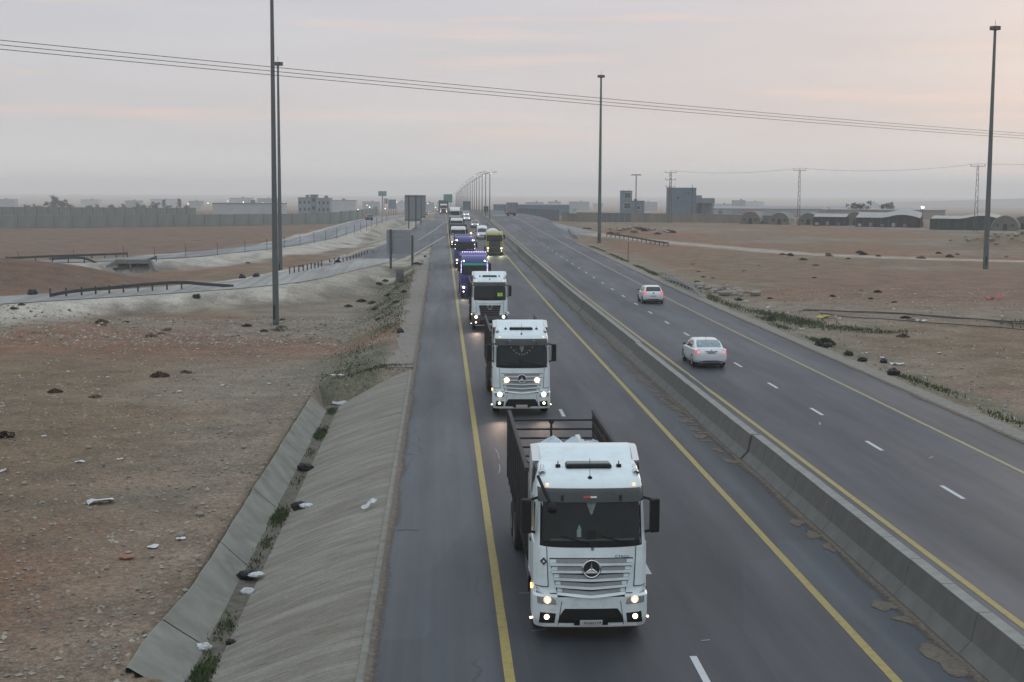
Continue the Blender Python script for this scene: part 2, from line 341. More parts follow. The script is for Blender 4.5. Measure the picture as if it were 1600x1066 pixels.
# ------------------------------------------------------------------ roads
def node_asphalt(name, base, lo, shoulder=None, wear=(7.9, 9.4)):
    m = bpy.data.materials.new(name); m.use_nodes = True; n = m.node_tree; b = n.nodes['Principled BSDF']; L = n.links.new
    tc = n.nodes.new('ShaderNodeTexCoord'); sp = n.nodes.new('ShaderNodeSeparateXYZ'); L(tc.outputs['Object'], sp.inputs[0])
    def noise(sc, det=5, scale=None, ro=.6):
        q = n.nodes.new('ShaderNodeTexNoise'); q.inputs['Scale'].default_value = sc; q.inputs['Detail'].default_value = det; q.inputs['Roughness'].default_value = ro
        if scale:
            mp = n.nodes.new('ShaderNodeMapping'); mp.inputs['Scale'].default_value = scale; L(tc.outputs['Object'], mp.inputs[0]); L(mp.outputs[0], q.inputs['Vector'])
        else: L(tc.outputs['Object'], q.inputs['Vector'])
        return q.outputs['Fac']
    def rg(f, a, bb, c, d):
        q = n.nodes.new('ShaderNodeMapRange'); q.inputs[1].default_value = a; q.inputs[2].default_value = bb; q.inputs[3].default_value = c; q.inputs[4].default_value = d; L(f, q.inputs[0]); return q.outputs[0]
    def mulc(c, f):
        q = n.nodes.new('ShaderNodeMixRGB'); q.blend_type = 'MULTIPLY'; q.inputs[0].default_value = 1; L(c, q.inputs[1]); L(f, q.inputs[2]); return q.outputs[0]
    def mixc(f, c, col):
        q = n.nodes.new('ShaderNodeMixRGB'); L(f, q.inputs[0]); L(c, q.inputs[1]); q.inputs[2].default_value = (*col, 1); return q.outputs[0]
    def math_(op, a, bb):
        q = n.nodes.new('ShaderNodeMath'); q.operation = op
        for i, v in ((0, a), (1, bb)):
            if isinstance(v, float): q.inputs[i].default_value = v
            else: L(v, q.inputs[i])
        return q.outputs[0]
    rgb = n.nodes.new('ShaderNodeRGB'); rgb.outputs[0].default_value = (*base, 1); c = rgb.outputs[0]
    if shoulder:
        wob = math_('ADD', sp.outputs[0], math_('MULTIPLY', noise(.5, 4), .5))
        c = mixc(rg(wob, -.1, .45, 1, 0), c, shoulder)
        c = mixc(rg(wob, wear[0], wear[0] + .5, 0, .85), c, shoulder)
    # wheel tracks and oil streaks run along the lane
    c = mulc(c, rg(noise(1.0, 4, (1.5, .012, 1)), .3, .7, .74, 1.26))
    c = mulc(c, rg(noise(1.0, 6, (.5, .05, 1)), .3, .7, .86, 1.14))
    c = mulc(c, rg(noise(.12, 5), .3, .7, .9, 1.1))
    c = mulc(c, rg(noise(26, 6, None, .8), .3, .7, .78, 1.22))
    c = mixc(rg(noise(1.0, 7, (.9, .22, 1), .7), .60, .72, 0, .45), c, tuple(v * .5 for v in base))
    # repaired patches, each laid across part of the width
    vo = n.nodes.new('ShaderNodeTexVoronoi'); vo.distance = 'CHEBYCHEV'; vo.inputs['Scale'].default_value = 1
    mp = n.nodes.new('ShaderNodeMapping'); mp.inputs['Scale'].default_value = (.22, .045, 1); L(tc.outputs['Object'], mp.inputs[0]); L(mp.outputs[0], vo.inputs['Vector'])
    sx = n.nodes.new('ShaderNodeSeparateXYZ'); L(vo.outputs['Color'], sx.inputs[0])
    c = mulc(c, rg(sx.outputs[0], 0, 1, .84, 1.15))
    cr = n.nodes.new('ShaderNodeTexVoronoi'); cr.feature = 'DISTANCE_TO_EDGE'; cr.inputs['Scale'].default_value = .16
    mp3 = n.nodes.new('ShaderNodeMapping'); mp3.inputs['Scale'].default_value = (1, .5, 1)
    dn = n.nodes.new('ShaderNodeTexNoise'); dn.inputs['Scale'].default_value = .8; dn.inputs['Detail'].default_value = 6; L(tc.outputs['Object'], dn.inputs['Vector'])
    ad = n.nodes.new('ShaderNodeMixRGB'); ad.blend_type = 'ADD'; ad.inputs[0].default_value = 1.6; L(tc.outputs['Object'], ad.inputs[1]); L(dn.outputs['Color'], ad.inputs[2])
    L(ad.outputs[0], mp3.inputs[0]); L(mp3.outputs[0], cr.inputs['Vector'])
    ck = math_('MULTIPLY', rg(cr.outputs['Distance'], .002, .007, .65, 0), rg(noise(.07, 3), .47, .55, 0, 1))
    c = mixc(ck, c, (.025, .026, .028))
    L(c, b.inputs['Base Color'])
    L(rg(noise(.4, 5, (1, .1, 1)), .3, .7, lo, lo + .2), b.inputs['Roughness']); b.inputs['Specular IOR Level'].default_value = .32
    bp = n.nodes.new('ShaderNodeBump'); bp.inputs['Strength'].default_value = .35; bp.inputs['Distance'].default_value = .01; L(noise(60, 3), bp.inputs['Height']); L(bp.outputs[0], b.inputs['Normal'])
    return m
M_ASPH = node_asphalt('asphalt_southbound', (.033, .039, .047), .5, (.053, .062, .072))
M_ASPH2 = node_asphalt('asphalt_northbound', (.034, .042, .053), .5)
M_RAMP = node_asphalt('asphalt_side_road', (.222, .222, .212), .6)
M_FRONT = node_asphalt('asphalt_frontage', (.165, .178, .185), .6)
def ystations(y0, y1):
    o = [y0]; 
    while o[-1] < y1: o.append(min(y1, o[-1] + max(.8, o[-1] * .012)))
    return o
def strip_along(name, m, x0, x1, y0, y1, dz, jit=(0, 0), thick=.0, nx=2, parent=None):
    b = B(); P = []
    for y in ystations(y0, y1):
        j0 = jit[0] * (vnoise(3.3, y / .9) - .5 + .6 * (vnoise(8.1, y / 4) - .5)); j1 = jit[1] * (vnoise(5.3, y / .9) - .5 + .6 * (vnoise(2.1, y / 4) - .5))
        a = (x0(y) if callable(x0) else x0) + j0; c = (x1(y) if callable(x1) else x1) + j1
        row = [(a + (c - a) * k / nx, y, float(zr(y)) + dz) for k in range(nx + 1)]
        if thick: row = [(a - .03, y, float(zr(y)) + dz - thick)] + row + [(c + .03, y, float(zr(y)) + dz - thick)]
        P.append(row)
    b.grid([[r[j] for r in P] for j in range(len(P[0]))]); o = mesh(name, b, m, parent, smooth=30); return o
left_cw = kind(strip_along('carriageway', M_ASPH, -2.8, 9.9, 10, 2600, 0, (.26, 0), .3, 6), 'structure')
right_cw = kind(strip_along('carriageway', M_ASPH2, 9.9, lambda y: 21.05 + 2.6 * float(sm(215, 300, y)) + 3 * float(sm(300, 380, y)), 10, 2600, 0.0, (0, .10), .3, 6), 'structure')
M_APRON = mat('shoulder_concrete', (.20, .195, .172), .9, .2, var=.25, scale=6, bump=.5, grime=(.11, .10, .08, .7), gs=1.2)
kind(strip_along('concrete_verge', M_APRON, 21.05, lambda y: 21.95 - .5 * float(sm(160, 220, y)), 10, 262, .012, (.08, .3), .3), 'structure')
M_GRAV = mat('gravel_shoulder', (.205, .192, .168), .95, .2, var=.35, scale=14, bump=.8, grime=(.10, .09, .07, .6))
kind(strip_along('gravel_shoulder', M_GRAV, lambda y: -4.15 + .5 * float(sm(150, 185, y)), -2.75, 76.5, 186, -.02, (.7, .05), .2), 'structure')
def ribbon(name, m, pl, w, dz, taper=None, parent=None):
    b = B(); P = []
    for i, p in enumerate(pl):
        d = pl[min(i + 1, len(pl) - 1)] - pl[max(i - 1, 0)]; d = d[:2] / np.hypot(*d[:2]); nrm = np.array([d[1], -d[0]])
        ww = w if taper is None else taper(i / (len(pl) - 1)) * w
        P.append([(p[0] + nrm[0] * k * ww / 2, p[1] + nrm[1] * k * ww / 2, p[2] + dz) for k in (-1, -.34, .34, 1)])
    b.grid([[r[j] for r in P] for j in range(4)]); return mesh(name, b, m, parent, smooth=30)
M_MERGE = node_asphalt('asphalt_merge', (.074, .083, .092), .6)
kr = int(np.argmax(D_RAMP[:, 1] > 192))
kind(ribbon('ramp_road', M_RAMP, D_RAMP[:kr + 1], 7.6, -.012), 'structure'); kind(ribbon('ramp_road', M_MERGE, D_RAMP[kr:], 7.6, -.012), 'structure')
kind(ribbon('frontage_road', M_FRONT, D_FRONT, 7.0, .02), 'structure')
kind(ribbon('side_road', M_FRONT, D_SIDE, 7.5, -.02), 'structure')
kind(ribbon('shed_lane', mat('lane_concrete', (.21, .215, .21), .9, .2, var=.2, scale=.5), D_SHED, 5.5, .03), 'structure')

# painted markings
def node_paint(name, col, worn, amount):
    m = bpy.data.materials.new(name); m.use_nodes = True; n = m.node_tree; b = n.nodes['Principled BSDF']; L = n.links.new
    tc = n.nodes.new('ShaderNodeTexCoord'); q = n.nodes.new('ShaderNodeTexNoise'); q.inputs['Scale'].default_value = 5; q.inputs['Detail'].default_value = 8; q.inputs['Roughness'].default_value = .75; L(tc.outputs['Object'], q.inputs['Vector'])
    r = n.nodes.new('ShaderNodeMapRange'); r.inputs[1].default_value = .58 - amount; r.inputs[2].default_value = .80 - amount; r.inputs[3].default_value = 0; r.inputs[4].default_value = .8; L(q.outputs['Fac'], r.inputs[0])
    x = n.nodes.new('ShaderNodeMixRGB'); L(r.outputs[0], x.inputs[0]); x.inputs[1].default_value = (*col, 1); x.inputs[2].default_value = (*worn, 1); L(x.outputs[0], b.inputs['Base Color']); b.inputs['Roughness'].default_value = .65
    return m
M_YEL = node_paint('yellow_paint', (.30, .235, .062), (.10, .095, .08), .09)
M_YEL2 = node_paint('yellow_paint_faded', (.27, .24, .115), (.11, .11, .10), .14)
M_WHT = node_paint('white_paint', (.46, .48, .50), (.17, .18, .19), .05)
M_WHT2 = node_paint('white_paint_faded', (.27, .275, .27), (.13, .13, .13), .1)
def line(x, y0, y1, m, par, w=.19, jit=.012): return strip_along('edge_line', m, x - w / 2, x + w / 2, y0, y1, .006, (jit, jit), 0, 1, par)
line(0, 10, 700, M_YEL, left_cw, .2); line(7.6, 10, 700, M_YEL, left_cw, .2)
line(11.55, 10, 66.5, M_YEL, right_cw); line(11.55, 66.5, 75, M_YEL2, right_cw, .15, .1); line(11.55, 75, 700, M_YEL, right_cw)
line(18.6, 10, 205, M_YEL2, right_cw, .17); line(18.65, 205, 420, M_WHT2, right_cw, .17)
b = B().add([(-.075, -1, 0), (.075, -1, 0), (.075, 1, 0), (-.075, 1, 0)], [(0, 1, 2, 3)]); dash_me = None
def dash(x, y, par):
    global dash_me
    if dash_me is None:
        o = mesh('lane_dash', b, M_WHT, par); dash_me = o.data
    else: o = link('lane_dash', dash_me, par)
    o.location = (x, y, float(zr(y)) + .007); o.rotation_euler = (math.atan((float(zr(y + 1)) - float(zr(y - 1))) / 2), 0, 0)
for k in range(-3, 40): dash(15.0, 44.1 + k * 8.28, right_cw)
for k in range(-1, 30): dash(3.85, 27.4 + k * 8.28, left_cw)
def free_line(pts, m, par, w=.2):
    q = dense(pts, 4); q[:, 2] = [float(zr(y)) for y in q[:, 1]]; ribbon('edge_line', m, q, w, .008, None, par)
free_line([(-5.9, 188, 0), (-3.2, 225, 0), (-.5, 262, 0)], M_WHT2, left_cw, .3)
free_line([(-5.2, 244, 0), (-2.6, 292, 0), (-.4, 340, 0)], M_WHT2, left_cw, .3)
# painted rumble bars across the gore
for k in range(6): mesh('rumble_bar', B().add([(-2.6 + .02 * k, 0, 0), (-.3, 0, 0), (-.3, .32, 0), (-2.6, .32, 0)], [(0, 1, 2, 3)]), M_WHT2, left_cw, (0, 190 + k * 4.2, float(zr(190 + k * 4.2)) + .01))
# tar sealed crack in the hard shoulder
q = np.array([(-1.5 + .45 * math.sin(y / 9) + .5 * float(fbm(np.array([y / 3]), np.array([2.2]))[0]), y, float(zr(y))) for y in np.arange(104, 188, 1.0)])
ribbon('tar_seam', mat('tar', (.024, .026, .029), .55), q, .14, .007, None, left_cw)
for yy, x0, x1 in ((96, -2.7, -1.4), (69, -2.2, -1.5), (64, -2.0, -1.3), (39.5, -2.6, -2.0), (83, -2.5, -1.9), (51, -2.8, -2.3)):
    ribbon('tar_seam', MATS['tar'], np.array([(x0, yy, 0), (x0 * .5 + x1 * .5, yy + .08, 0), (x1, yy - .05, 0)]), .09, .007, None, left_cw)

for x0, y0, x1, y1, w in ((.6, 47.5, .68, 49.0, .03), (.72, 50.0, .66, 52.0, .025), (.62, 30.2, .95, 30.3, .03), (.5, 33.1, .8, 33.15, .03), (1.0, 35.0, 1.25, 35.02, .03), (14.2, 57.2, 14.35, 57.8, .08), (16.2, 49.8, 16.5, 50.2, .06), (4.2, 29.4, 4.4, 29.45, .05)):
    ribbon('paint_scuff', M_WHT2, np.array([(x0, y0, 0), ((x0 + x1) / 2 + .03, (y0 + y1) / 2, 0), (x1, y1, 0)]), w, .009, None, left_cw if x0 < 9 else right_cw)
# ------------------------------------------------------------------ lined drainage channel
M_LIN = mat('channel_concrete', (.205, .210, .186), .92, .2, var=.22, scale=1.2, bump=.3, grime=(.115, .105, .085, .7), gs=.9)
def node_streak():
    m = bpy.data.materials.new('slope_concrete'); m.use_nodes = True; n = m.node_tree; b = n.nodes['Principled BSDF']; L = n.links.new; b.inputs['Roughness'].default_value = .9; b.inputs['Specular IOR Level'].default_value = .2
    tc = n.nodes.new('ShaderNodeTexCoord')
    def nz(sc, scale, det=6, ro=.65):
        mp = n.nodes.new('ShaderNodeMapping'); mp.inputs['Scale'].default_value = scale; mp.inputs['Rotation'].default_value = (0, 0, R(24)); q = n.nodes.new('ShaderNodeTexNoise'); q.inputs['Scale'].default_value = sc; q.inputs['Detail'].default_value = det; q.inputs['Roughness'].default_value = ro
        L(tc.outputs['Object'], mp.inputs[0]); L(mp.outputs[0], q.inputs['Vector']); return q.outputs['Fac']
    def rg(f, a, bb, c, d):
        q = n.nodes.new('ShaderNodeMapRange'); q.inputs[1].default_value = a; q.inputs[2].default_value = bb; q.inputs[3].default_value = c; q.inputs[4].default_value = d; L(f, q.inputs[0]); return q.outputs[0]
    def mx(f, c, col, ty='MIX'):
        q = n.nodes.new('ShaderNodeMixRGB'); q.blend_type = ty
        if isinstance(f, float): q.inputs[0].default_value = f
        else: L(f, q.inputs[0])
        if isinstance(c, tuple): q.inputs[1].default_value = (*c, 1)
        else: L(c, q.inputs[1])
        if isinstance(col, tuple): q.inputs[2].default_value = (*col, 1)
        else: L(col, q.inputs[2])
        return q.outputs[0]
    c = mx(rg(nz(1, (.16, 1.5, 1)), .35, .65, 0, 1), (.158, .145, .119), (.240, .230, .200))
    c = mx(rg(nz(1, (.25, 3.5, 1)), .52, .70, 0, .7), c, (.125, .112, .09))
    c = mx(rg(nz(1, (.5, 9, 1)), .61, .66, 0, .75), c, (.04, .037, .03))
    c = mx(1.0, c, rg(nz(12, (1, 1, 1)), .3, .7, .82, 1.18), 'MULTIPLY')
    L(c, b.inputs['Base Color']); bp = n.nodes.new('ShaderNodeBump'); bp.inputs['Strength'].default_value = .2; bp.inputs['Distance'].default_value = .03; L(nz(1, (.4, 2, 1)), bp.inputs['Height']); L(bp.outputs[0], b.inputs['Normal']); return m
chan = thing('drainage_channel', 'pale concrete lined drainage channel below the left hard shoulder', 'drainage channel')
def slope_end(t): return 76 - 5.2 * t      # far end is cut on a slant
P = []
for y in np.arange(12, 76.01, 1.0):
    row = []
    for k in range(9):
        t = k / 8; x = -2.9 - 3.55 * t; z = -.03 - 1.22 * (t ** 1.25); yy = 12 + (y - 12) * (slope_end(t) - 12) / 64
        row.append((x, yy, z + .035 * float(fbm(np.array([x / 2]), np.array([yy / 3]))[0]) * (1 if 0 < k < 8 else 0)))
    P.append(row)
mesh('slope_lining', B().grid(P), node_streak(), chan, smooth=180)
b = B().grid([[(-2.55, y, -.20), (-2.72, y, .004 + .004 * math.sin(y)), (-3.02, y, .0), (-3.06, y, -.12)] for y in np.arange(12, 76, 1.0)])
mesh('lip', b, mat('lip_concrete', (.21, .206, .18), .92, .2, var=.25, scale=2, bump=.3, grime=(.10, .092, .077, .7), gs=1.5), chan, smooth=30)
b = B().grid([[(-6.42, y, -1.255), (-6.7, y, -1.28 + .03 * math.sin(y * 1.7)), (-6.98, y, -1.25)] for y in np.arange(12, 71.5, 1.0)])
mesh('silt_bed', b, mat('silt', (.10, .088, .072), .95, var=.4, scale=5, bump=.8, grime=(.055, .07, .025, .7)), chan, smooth=180)
js = [29.8, 33.2, 40.6, 48.0, 57.5, 69.5]
for a, c_ in zip(js[:-1], js[1:]):
    n = max(4, int((c_ - a) / .8)); rows_ = []
    for i in range(n + 1):
        y = a + .03 + (c_ - a - .06) * i / n; e = -7.72 + .07 * float(vnoise(1.5, y / .8)) - (.35 * float(sm(37, 31, y)))
        if a < 29: e = -8.2 + .2 * float(vnoise(4.5, y / .7))
        rows_.append([(-6.93, y, -1.27), (-7.1, y, -1.14), (e * .5 - 3.55, y, -.87), (e, y, -.585), (e - .05, y, -.60), (e - .07, y, -.85)])
    mesh('slab', B().grid(rows_), M_LIN, chan, smooth=25)
# inlet at the end of the slope lining
b = B().tube([(-3.6, 77.4, -.06), (-2.95, 77.8, .0)], .16, 10); mesh('inlet_pipe', b, M_LIN, chan, smooth=40)

# ------------------------------------------------------------------ median barrier
M_BAR = mat('barrier_concrete_shaded', (.130, .130, .121), .88, .25, var=.14, scale=2.0, bump=.25, grime=(.085, .082, .073, .7), gs=.7)  # base colour darkened to stand in for shaded side faces, plus spray grime
M_LITTOP = mat('barrier_lit_top', (.225, .228, .213), .85, .25, var=.15, scale=3, bump=.2)  # paler concrete: sky light on the barrier top put into the colour
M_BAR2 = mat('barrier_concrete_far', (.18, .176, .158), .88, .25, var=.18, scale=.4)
PROF = [(-.52, 0), (-.52, .07), (-.27, .33), (-.15, .93), (.15, .93), (.27, .33), (.52, .07), (.52, 0)]
def panel_mesh(L, ch=.018):
    b = B(); P = []
    for y, s_ in ((0, .965), (ch, 1), (L - ch, 1), (L, .965)): P.append([(x * s_, y, z * (s_ if z > .5 else 1)) for x, z in PROF])
    b.grid(P); n = len(PROF); b.f += [tuple(range(n)), tuple(range(3 * n, 4 * n))[::-1]]; return b
pm = None; cm = None; runs = [19.6, 49.6, 80.0, 110.2, 140, 170, 200, 230, 260, 290, 320, 350, 380, 410, 440, 470, 500, 530]
names = ['nearest run of concrete median barrier, at the lower right of the picture', 'second run of concrete median barrier, beside the two leading white trucks', 'third run of concrete median barrier, level with the white sedan', 'fourth run of concrete median barrier, level with the white hatchback']
for i in range(len(runs) - 1):
    a, c_ = runs[i] + .04, runs[i + 1] - .06; off = (0, -.07, .02, -.03)[i % 4]
    lab = names[i] if i < 4 else NTH[i] + ' run of concrete median barrier counted from the camera'
    t_ = thing('concrete_barrier', lab, 'barrier', (9.87 + off, a, float(zr(a))), 0, 'runs of median barrier')
    if i < 6:
        L_ = (c_ - a) / 14
        for k in range(14):
            if pm is None or i == 0 and k == 0:
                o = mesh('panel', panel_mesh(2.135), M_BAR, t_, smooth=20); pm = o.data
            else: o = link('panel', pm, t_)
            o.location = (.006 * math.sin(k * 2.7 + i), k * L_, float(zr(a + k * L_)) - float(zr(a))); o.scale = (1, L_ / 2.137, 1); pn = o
            if cm is None: o = mesh('lit_top', B().box(-.149, .149, .02, 2.115, .925, .942), M_LITTOP, pn); cm = o.data  # thin added slab carries the painted bright top
            else: o = link('lit_top', cm, pn)
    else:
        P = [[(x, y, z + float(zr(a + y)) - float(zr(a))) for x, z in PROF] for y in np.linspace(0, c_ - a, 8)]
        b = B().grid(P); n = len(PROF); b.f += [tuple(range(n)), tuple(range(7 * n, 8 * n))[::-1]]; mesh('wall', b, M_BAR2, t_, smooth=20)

# ------------------------------------------------------------------ vehicle materials
M_TW = mat('truck_white', (.66, .76, .78), .32, .5, var=.03, scale=2, coat=.5, grime=(.36, .34, .29, .5), gs=1.3)
M_TWD = mat('truck_white_dusty', (.60, .68, .69), .4, .5, var=.05, scale=2, coat=.3, grime=(.30, .27, .22, .65), gs=2.2)
M_TW2 = mat('truck_white_greyer', (.60, .61, .60), .35, .5, var=.04, scale=2, coat=.4)  # second, greyer truck white
M_BLK = mat('black_plastic', (.010, .011, .012), .55, .2, var=.2, scale=8)
M_GRY = mat('dark_grey_plastic', (.06, .063, .066), .5, .4, var=.2, scale=6)
M_MESH = mat('grille_mesh', (.27, .28, .285), .55, .4, var=.35, scale=70)
M_GLS = mat('tinted_glass', (.010, .017, .018), .06, .28, var=.3, scale=2)
M_SMK = mat('smoked_visor', (.038, .046, .045), .18, .35, var=.2, scale=3)
M_CHR = mat('chrome', (.62, .62, .62), .18, .5, 1.0, var=.05)
M_RUB = mat('tyre_rubber', (.022, .022, .022), .85, .3, var=.3, scale=10)
M_RIM = mat('wheel_rim', (.22, .22, .21), .5, .5, .6, var=.2)
M_STL = mat('dark_steel', (.028, .028, .030), .65, .3, .1, var=.3, scale=5, grime=(.055, .043, .034, .6))
M_BED = mat('bed_planks', (.16, .15, .14), .8, .3, var=.3, scale=4)
M_LAMP = mat('headlamp_glow', (.9, .9, .85), .3, emit=(1, .80, .52), estr=5)
M_LAMPW = mat('white_lamp_glow', (.9, .9, .85), .3, emit=(1, .84, .60), estr=5)
M_LAMPD = mat('dim_headlamp', (.8, .75, .65), .2, emit=(1, .68, .42), estr=.75)
M_LENS = mat('clear_lens', (.30, .31, .32), .12, .6, .3, var=.3, scale=14)
M_AMB = mat('amber_lamp', (.7, .3, .05), .3, emit=(1, .42, .1), estr=6)
M_WARM = mat('warm_grille_lamp', (.8, .6, .4), .3, emit=(1, .66, .38), estr=7)
M_RED = mat('tail_lamp', (.55, .03, .03), .25, .5, emit=(1, .06, .05), estr=.55, coat=.5)
M_REDON = mat('tail_lamp_lit', (.6, .04, .03), .25, .5, emit=(1, .10, .08), estr=1.6)
M_PLT = mat('number_plate', (.55, .55, .53), .5, var=.05)
M_INK = mat('black_ink', (.015, .015, .015), .5)
M_PUR = mat('purple_paint', (.017, .019, .19), .35, .5, var=.12, scale=2, coat=.5)
M_YCAB = mat('yellow_paint_cab', (.30, .29, .055), .4, .5, var=.1, coat=.4)
M_LEDV = mat('violet_marker', (.5, .4, .9), .3, emit=(.62, .5, 1), estr=7)
M_LEDW = mat('white_marker', (.9, .9, .9), .3, emit=(1, .97, .9), estr=10)
M_GRN = mat('green_tint_strip', (.02, .22, .17), .25, .5, var=.15, emit=(.02, .5, .38), estr=.12)
M_DKB = mat('dark_cargo_wood', (.045, .045, .055), .8, var=.4, scale=3)
M_TRP = mat('tarpaulin', (.42, .50, .56), .5, .4, var=.18, scale=5, bump=.5)

# ------------------------------------------------------------------ truck cab: a front surface y = F(x, z) shared by shell, glass and panels
CABS = {'high': dict(z=[.33, .5, 1.0, 1.08, 1.75, 2.08, 3.05, 3.22, 3.42, 3.60, 3.70, 3.74], f=[.05, 0, .01, .05, .06, .09, .24, .32, .48, .78, 1.12, 1.5], h=[1.20, 1.235, 1.235, 1.20, 1.20, 1.19, 1.15, 1.14, 1.12, 1.08, 1.03, .95]),
        'mid': dict(z=[.33, .5, 1.0, 1.08, 1.65, 1.95, 2.80, 2.95, 3.10, 3.20, 3.26, 3.28], f=[.05, 0, .01, .05, .06, .09, .24, .34, .52, .8, 1.1, 1.4], h=[1.20, 1.235, 1.235, 1.19, 1.18, 1.17, 1.12, 1.11, 1.09, 1.05, 1.0, .93])}
class Cab:
    def __init__(s, kindc): s.c = CABS[kindc]; s.zs = s.c['z']
    def hw(s, z): return float(np.interp(z, s.c['z'], s.c['h']))
    def F(s, x, z):
        f = float(np.interp(z, s.c['z'], s.c['f'])); h = s.hw(z); r = .24; a = abs(x)
        y = f + .085 * (a / h) ** 2
        if a > h - r: q = min(1, (a - (h - r)) / r); y += r * (1 - math.sqrt(max(0, 1 - q * q)))
        return y
    def pt(s, x, z, off): return (x, s.F(x, z) - off, z)
    def patch(s, fn, nu, nv, off, th=.02):
        """fn(u,v)->(x,z), u,v in 0..1; a thin plate standing off the cab front"""
        P = []
        for i in range(nu + 1):
            row = []
            for j in range(nv + 1):
                x, z = fn(i / nu, j / nv); row.append(s.pt(x, z, off))
            P.append(row)
        b = B().grid(P); Q = [[(p[0], p[1] + th, p[2]) for p in row] for row in P]; o = len(b.v); b.grid(Q); nvv = nv + 1
        ring = [i * nvv for i in range(nu + 1)] + [nu * nvv + j for j in range(1, nvv)] + [i * nvv + nv for i in range(nu - 1, -1, -1)] + [j for j in range(nv - 1, 0, -1)]
        for k in range(len(ring)): a, c = ring[k], ring[(k + 1) % len(ring)]; b.f.append((a, c, c + o, a + o))
        return b
    def rect(s, x0, x1, z0, z1, off, th=.02, nu=14, nv=4): return s.patch(lambda u, v: (x0 + (x1 - x0) * u, z0 + (z1 - z0) * v), nu, nv, off, th)
    def trap(s, xa0, xa1, z0, xb0, xb1, z1, off, th=.02, nu=12, nv=4):
        """bottom edge xa0..xa1 at z0, top edge xb0..xb1 at z1"""
        return s.patch(lambda u, v: ((xa0 + (xa1 - xa0) * u) * (1 - v) + (xb0 + (xb1 - xb0) * u) * v, z0 + (z1 - z0) * v), nu, nv, off, th)
    def disc(s, x, z, r, off, th=.02, n=16): return B().lathe([(0, 0), (0, r * .9), (th * .4, r), (th, r)], 'y', n, (x, s.F(x, z) - off, z))
    def ring(s, z, y1, n=26):
        h = s.hw(z); xs = [h * math.sin(math.pi / 2 * (-1 + 2 * i / n)) for i in range(n + 1)]
        return [(-h, y1, z)] + [(x, s.F(x, z), z) for x in xs] + [(h, y1, z)]
    def shell(s, z0, z1, y1, steps=.12):
        zs = sorted(set([z0, z1] + [z for z in s.zs if z0 < z < z1] + list(np.arange(z0, z1, steps)))); P = [s.ring(z, y1) for z in zs]
        b = B().grid(P); n = len(P[0]); b.f += [tuple(range(n)), tuple(range((len(P) - 1) * n, len(P) * n))]
        for i in range(len(P) - 1): b.f.append((i * n, (i + 1) * n, (i + 1) * n + n - 1, i * n + n - 1))
        return b
WHEEL = {}
def wheel(parent, x, y, r, w, side, name='wheel'):
    key = (r, w, side)
    if key not in WHEEL:
        s_ = side; t = B().lathe([(-w / 2, r * .56), (-w / 2, r * .9), (-w * .4, r), (w * .4, r), (w / 2, r * .9), (w / 2, r * .56), (-w / 2, r * .56)], 'x', 22)
        q = B().lathe([(s_ * w * .5, r * .58), (s_ * w * .46, r * .5), (s_ * w * .1, r * .42), (s_ * w * .12, r * .2), (s_ * w * .34, r * .17), (s_ * w * .36, 0)], 'x', 22)
        a = mesh('tyre', t, M_RUB, None, smooth=40); c = mesh('rim', q, M_RIM, None, smooth=40); WHEEL[key] = (a.data, c.data)
        bpy.data.objects.remove(a); bpy.data.objects.remove(c)
    o = link('wheel', WHEEL[key][0], parent, (x, y, r)); link('rim', WHEEL[key][1], o); return o
def star_badge(C, x, z, r, parent, plate=True):
    y = C.F(x, z) - .045
    bd = mesh('badge', B().lathe([(0, 0), (0, r * .98), (.03, r)], 'y', 24, (x, y, z)), M_INK, parent, smooth=30)
    mesh('badge_ring', B().lathe([(-.012, r * .84), (-.02, r * .92), (-.012, r * 1.02), (.03, r * 1.04), (.03, r * .84), (-.012, r * .84)], 'y', 28, (x, y, z)), M_CHR, bd, smooth=40)
    b = B()
    for k in range(3):
        a = R(90 + 120 * k); d = (math.cos(a), math.sin(a)); e = (-d[1], d[0]); w = r * .13
        b.add([(x, y - .03, z), (x + e[0] * w, y - .006, z + e[1] * w), (x + d[0] * r * .88, y - .008, z + d[1] * r * .88), (x - e[0] * w, y - .006, z - e[1] * w)], [(0, 1, 2), (0, 2, 3), (0, 3, 1)])
    mesh('badge_star', b, M_CHR, bd)
def lamp_spot(parent, loc, energy, col, tilt=12, size=60, aim=0):
    l = bpy.data.lights.new('headlamp_beam', 'SPOT'); l.energy = energy; l.color = col; l.spot_size = R(size); l.spot_blend = .9; l.shadow_soft_size = .12
    o = bpy.data.objects.new('headlamp_beam', l); COL.objects.link(o); o.parent = parent; o.location = loc; o.rotation_euler = (R(90 - tilt), 0, R(180 + aim)); return o
def mirrors(root, C, zt, zb, col=M_BLK):
    for s in (-1, 1):
        x = s * (C.hw(2.6) + .205)
        m = mesh('mirror', B().prism([(x - s * .11, .20), (x + s * .10, .26), (x + s * .11, .42), (x - s * .10, .46)], 'z', zb, zt), col, root, bevel=.035, seg=3)
        for z in (zt - .05, zb + .04): mesh('mirror_arm', B().tube([(x, .36, z), (s * (C.hw(z) - .06), .48, z + (.06 if z > 2.6 else -.08))], .03, 6), col, m, smooth=40)
